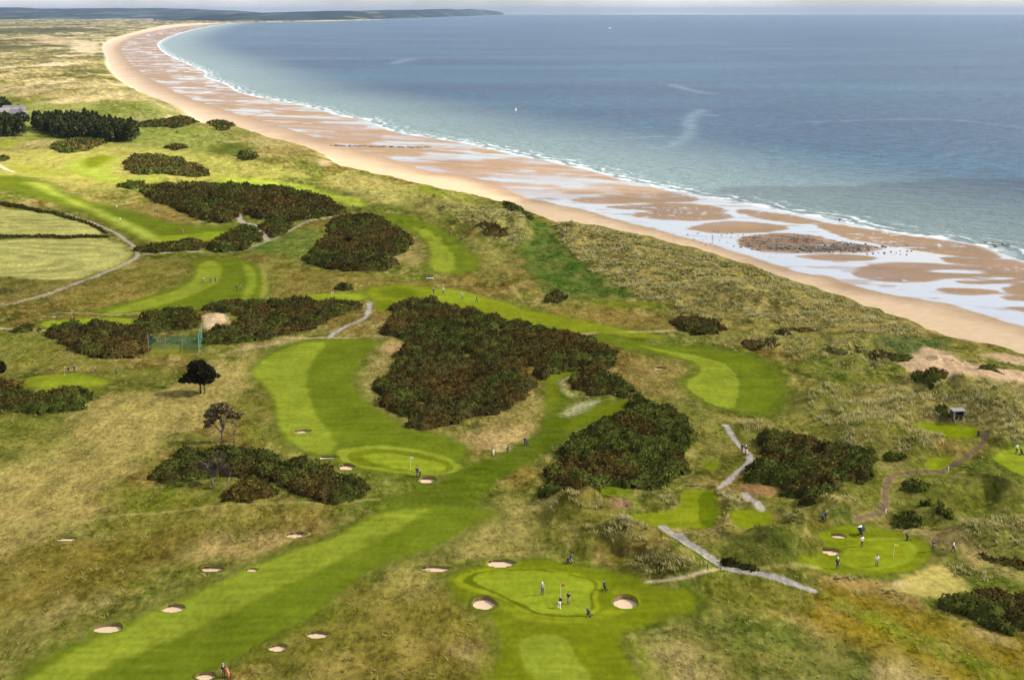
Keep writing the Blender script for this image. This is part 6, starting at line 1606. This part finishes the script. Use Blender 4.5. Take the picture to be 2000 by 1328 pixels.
for i in range(150):
    px = min(max(rr.gauss(1592, 66), 1462), 1730); py = 490.5 + rr.gauss(0, 2.6) - .0011 * (px - 1590) ** 2 * .35 - max(0, rr.gauss(-3, 6))
    rock(px, py, rr.uniform(.5, 1.5) * (1.15 if py > 488 else .9), 'dark weedy boulder in the dense stone bank between the near sandbars', 'boulders of the stone bank')
for i in range(40):
    rock(rr.uniform(1340, 1480), rr.uniform(455, 492), rr.uniform(.35, .75), 'small dark stone strewn on wet sand left of the stone bank', 'stones left of the stone bank')
for i in range(30):
    rock(rr.uniform(1640, 1800), rr.uniform(474, 500), rr.uniform(.35, .9), 'small dark stone strewn in the pools right of the stone bank', 'stones right of the stone bank')
for i in range(44):
    rock(650 + 190 * (i / 43) + rr.uniform(-4, 4), 288.5 + rr.uniform(-1.2, 1.2), rr.uniform(1.4, 3.2), 'dark rock in the low line of rocks across the far sand', 'rock line on the far sand', .9, .45)
for i, (px, py, s) in enumerate([(1798,441,2.2),(1889,448,1.4),(1925,474,1.6),(1640,430,1.4),(1500,396,1.2)]):
    rock(px, py, s, ['dark rock breaking the surf, largest of the scattered few','dark rock farther out right of the largest surf rock','dark rock at the tip of the long near sandbar','small dark rock on the outer sandbar edge','small dark rock at the surf line left of the outer bar'][i], 'scattered surf rocks', 0.)
for i in range(16): rock(rr.uniform(1940, 2015), 477 + rr.gauss(1.5, 1.6), rr.uniform(1., 2.2), 'dark rock of the low reef in the surf at the right edge', 'reef rocks at the right edge', 0.)
def shingle():
    r = np.random.default_rng(5); G = bpoly([(1440,466),(1510,457),(1580,459),(1640,472),(1722,483),(1702,496),(1580,500),(1475,498),(1440,486)], .8)
    lo, hi = G.min(0), G.max(0); n = 4200; x = lo[0] + r.random(n) * (hi[0]-lo[0]); y = lo[1] + r.random(n) * (hi[1]-lo[1])
    k = (sdf(x, y, G) > .5 * r.random(n)) & (fbm(x/9, y/5, 2, 6) > -.05); x, y = x[k], y[k]; n = len(x); z = height(x, y)
    s = .12 + .22 * r.random(n); base = np.array([(1,0,0),(-.5,.87,0),(-.5,-.87,0),(0,0,.8)])
    V = (base[None] * s[:, None, None] * (.7 + .6 * r.random((n, 4, 1))) + np.stack([x, y, z], 1)[:, None]).reshape(-1, 3)
    i = np.arange(n)[:, None] * 4; F = np.concatenate([np.concatenate([i, i+1, i+3], 1), np.concatenate([i+1, i+2, i+3], 1), np.concatenate([i+2, i, i+3], 1)])
    C = np.repeat(np.array([alb(120,100,88), alb(90,82,70), alb(70,66,52), alb(150,128,108)])[r.integers(0, 4, n)], 4, 0)
    tag(mesh_obj('shingle', np_mesh('shingle', V, F, [MHILL], {'Col': ('COL', C)})), 'brown and grey shingle spread around the dark boulders', 'shingle', None, 'stuff')
shingle()
# ------------------------------------------------------------------ camera, light, air
cam = bpy.data.cameras.new('camera'); co = link(bpy.data.objects.new('camera', cam))
cam.sensor_width = 36; cam.sensor_fit = 'HORIZONTAL'; cam.lens = 36 * FPX / 2000
cam.clip_start = 1; cam.clip_end = 200000
co.location = (0, 0, CAMZ); co.rotation_euler = (math.pi / 2 - PITCH, 0, 0)
SC.camera = co

SUN_EL, SUN_AZ = R(41), R(84)          # azimuth measured from +Y (view direction) towards +X
sdir = Vector((math.sin(SUN_AZ) * math.cos(SUN_EL), math.cos(SUN_AZ) * math.cos(SUN_EL), math.sin(SUN_EL)))
sun = bpy.data.lights.new('sun', 'SUN'); sun.energy = 5.0; sun.angle = R(.6); sun.color = (1, .955, .88)
so = link(bpy.data.objects.new('sun', sun)); so.rotation_euler = sdir.to_track_quat('Z', 'Y').to_euler(); so.location = (300, 100, 400)

w = bpy.data.worlds.new('World'); SC.world = w; w.use_nodes = True
nt = w.node_tree; nt.nodes.clear()
wo = N(nt, 'ShaderNodeOutputWorld'); bg = N(nt, 'ShaderNodeBackground'); bg.inputs[1].default_value = .078
sk = N(nt, 'ShaderNodeTexSky', sky_type='NISHITA'); sk.sun_disc = False; sk.sun_elevation = SUN_EL; sk.sun_rotation = SUN_AZ
sk.air_density = 1.; sk.dust_density = 1.6; sk.ozone_density = 1.
# thin broken cloud: the blue sky is greyed and whitened by it
tc = N(nt, 'ShaderNodeTexCoord'); mp = N(nt, 'ShaderNodeMapping'); mp.inputs['Scale'].default_value = (2., 2., 5.); L(nt, tc.outputs['Generated'], mp.inputs[0])
cn = N(nt, 'ShaderNodeTexNoise', ins={'Scale': 1.4, 'Detail': 6., 'Roughness': .6}); L(nt, mp.outputs[0], cn.inputs['Vector'])
cr = N(nt, 'ShaderNodeMapRange', interpolation_type='SMOOTHSTEP', ins={1: .38, 2: .68, 3: .25, 4: .9}); L(nt, cn.outputs[0], cr.inputs[0])
mx = N(nt, 'ShaderNodeMix', data_type='RGBA'); L(nt, cr.outputs[0], mx.inputs[0]); L(nt, sk.outputs[0], mx.inputs[6]); mx.inputs[7].default_value = (5.5, 5.35, 5.2, 1)
L(nt, mx.outputs[2], bg.inputs[0]); L(nt, bg.outputs[0], wo.inputs[0])

# a thin sheet of cloud overhead shades the near half of the course
def cloud():
    E = [(-900,396),(-200,398),(60,402),(200,404),(275,378),(330,362),(420,356),(520,360),(600,374),(690,400),(800,398),(900,398),(960,384),(1040,366),(1150,345),(1400,335),(1800,318),(2600,300)]
    x, y = plane_xy(*np.array(E, float).T, 7.5)
    CH = 620.; off = sdir * (CH / sdir.z)
    P = np.concatenate([np.stack([x, y], 1), [(2600, y[-1]), (2600, -500), (-900, -500), (-900, y[0])]]) + np.array([off.x, off.y])
    lo, hi = P.min(0), P.max(0); st = 14.
    X, Y = np.meshgrid(np.arange(lo[0] - 40, hi[0] + 40, st), np.arange(lo[1] - 40, hi[1] + 60, st)); sh = X.shape; X = X.ravel(); Y = Y.ravel()
    s = sdf(X, Y, P) + 14 * fbm(X / 50, Y / 50, 3, 900)
    th = 60 * np.clip(s / 120, 0, 1) ** .5
    up = CH + th * (.6 + .5 * fbm(X / 90, Y / 90, 3, 901)) + 1; dn = CH - th * (.3 + .3 * fbm(X / 120, Y / 120, 3, 902)) - 1
    ii = np.arange(len(X)).reshape(sh); Q = np.stack([ii[:-1, :-1], ii[:-1, 1:], ii[1:, 1:], ii[1:, :-1]], -1).reshape(-1, 4)
    Q = Q[(s[Q] > 0).all(1)]; n = len(X)
    V = np.concatenate([np.stack([X, Y, up], 1), np.stack([X, Y, dn], 1)])
    ed = {}
    for q in Q.tolist():
        for a, b in zip(q, q[1:] + q[:1]): ed[(a, b)] = ed.get((b, a), 0) or 1
    bd = np.array([(a, b) for (a, b) in ed if (b, a) not in ed])
    F = np.concatenate([Q, Q[:, ::-1] + n, np.stack([bd[:, 1], bd[:, 0], bd[:, 0] + n, bd[:, 1] + n], 1)])
    u, inv = np.unique(F, return_inverse=True)
    m, nt = mat_new('cloud_vapour'); out = N(nt, 'ShaderNodeOutputMaterial'); t = N(nt, 'ShaderNodeBsdfTransparent'); d = N(nt, 'ShaderNodeBsdfTranslucent'); d.inputs[0].default_value = (.8, .8, .8, 1)
    ge = N(nt, 'ShaderNodeNewGeometry'); no = N(nt, 'ShaderNodeTexNoise', ins={'Scale': .007, 'Detail': 4.}); L(nt, ge.outputs['Position'], no.inputs['Vector'])
    mr = N(nt, 'ShaderNodeMapRange', ins={1: .35, 2: .65, 3: .23, 4: .37}); L(nt, no.outputs[0], mr.inputs[0])
    mx = N(nt, 'ShaderNodeMixShader'); L(nt, mr.outputs[0], mx.inputs[0]); L(nt, t.outputs[0], mx.inputs[1]); L(nt, d.outputs[0], mx.inputs[2]); L(nt, mx.outputs[0], out.inputs[0])
    o = mesh_obj('sky_cloud', np_mesh('sky_cloud', V[u], inv.reshape(-1, 4), [m], None, True))
    tag(o, 'thin cloud sheet overhead shading the near half of the course', 'cloud', None, 'structure')
cloud()

# haze
def haze():
    mb = MB(); z0, z1 = -6., 188.
    mb.box((0, 24000, (z0 + z1) / 2), (150000, 70000, z1 - z0))
    m, nt = mat_new('haze_air'); out = N(nt, 'ShaderNodeOutputMaterial')
    v = N(nt, 'ShaderNodeVolumePrincipled'); v.inputs['Color'].default_value = (.23, .30, .42, 1); v.inputs['Density'].default_value = HAZE; v.inputs['Anisotropy'].default_value = .1
    L(nt, v.outputs[0], out.inputs['Volume'])
    o = mb.build('haze', m); tag(o, 'thin blue haze over the far coast and sea', 'haze', None, 'stuff')
HAZE = 3.2e-5
haze()

SC.view_settings.view_transform = 'Standard'; SC.view_settings.look = 'None'
SC.view_settings.exposure = 1.48; SC.view_settings.gamma = 1; SC.view_settings.use_curve_mapping = False
SC.cycles.max_bounces = 5; SC.cycles.diffuse_bounces = 2; SC.cycles.glossy_bounces = 2; SC.cycles.transmission_bounces = 2; SC.cycles.transparent_max_bounces = 8
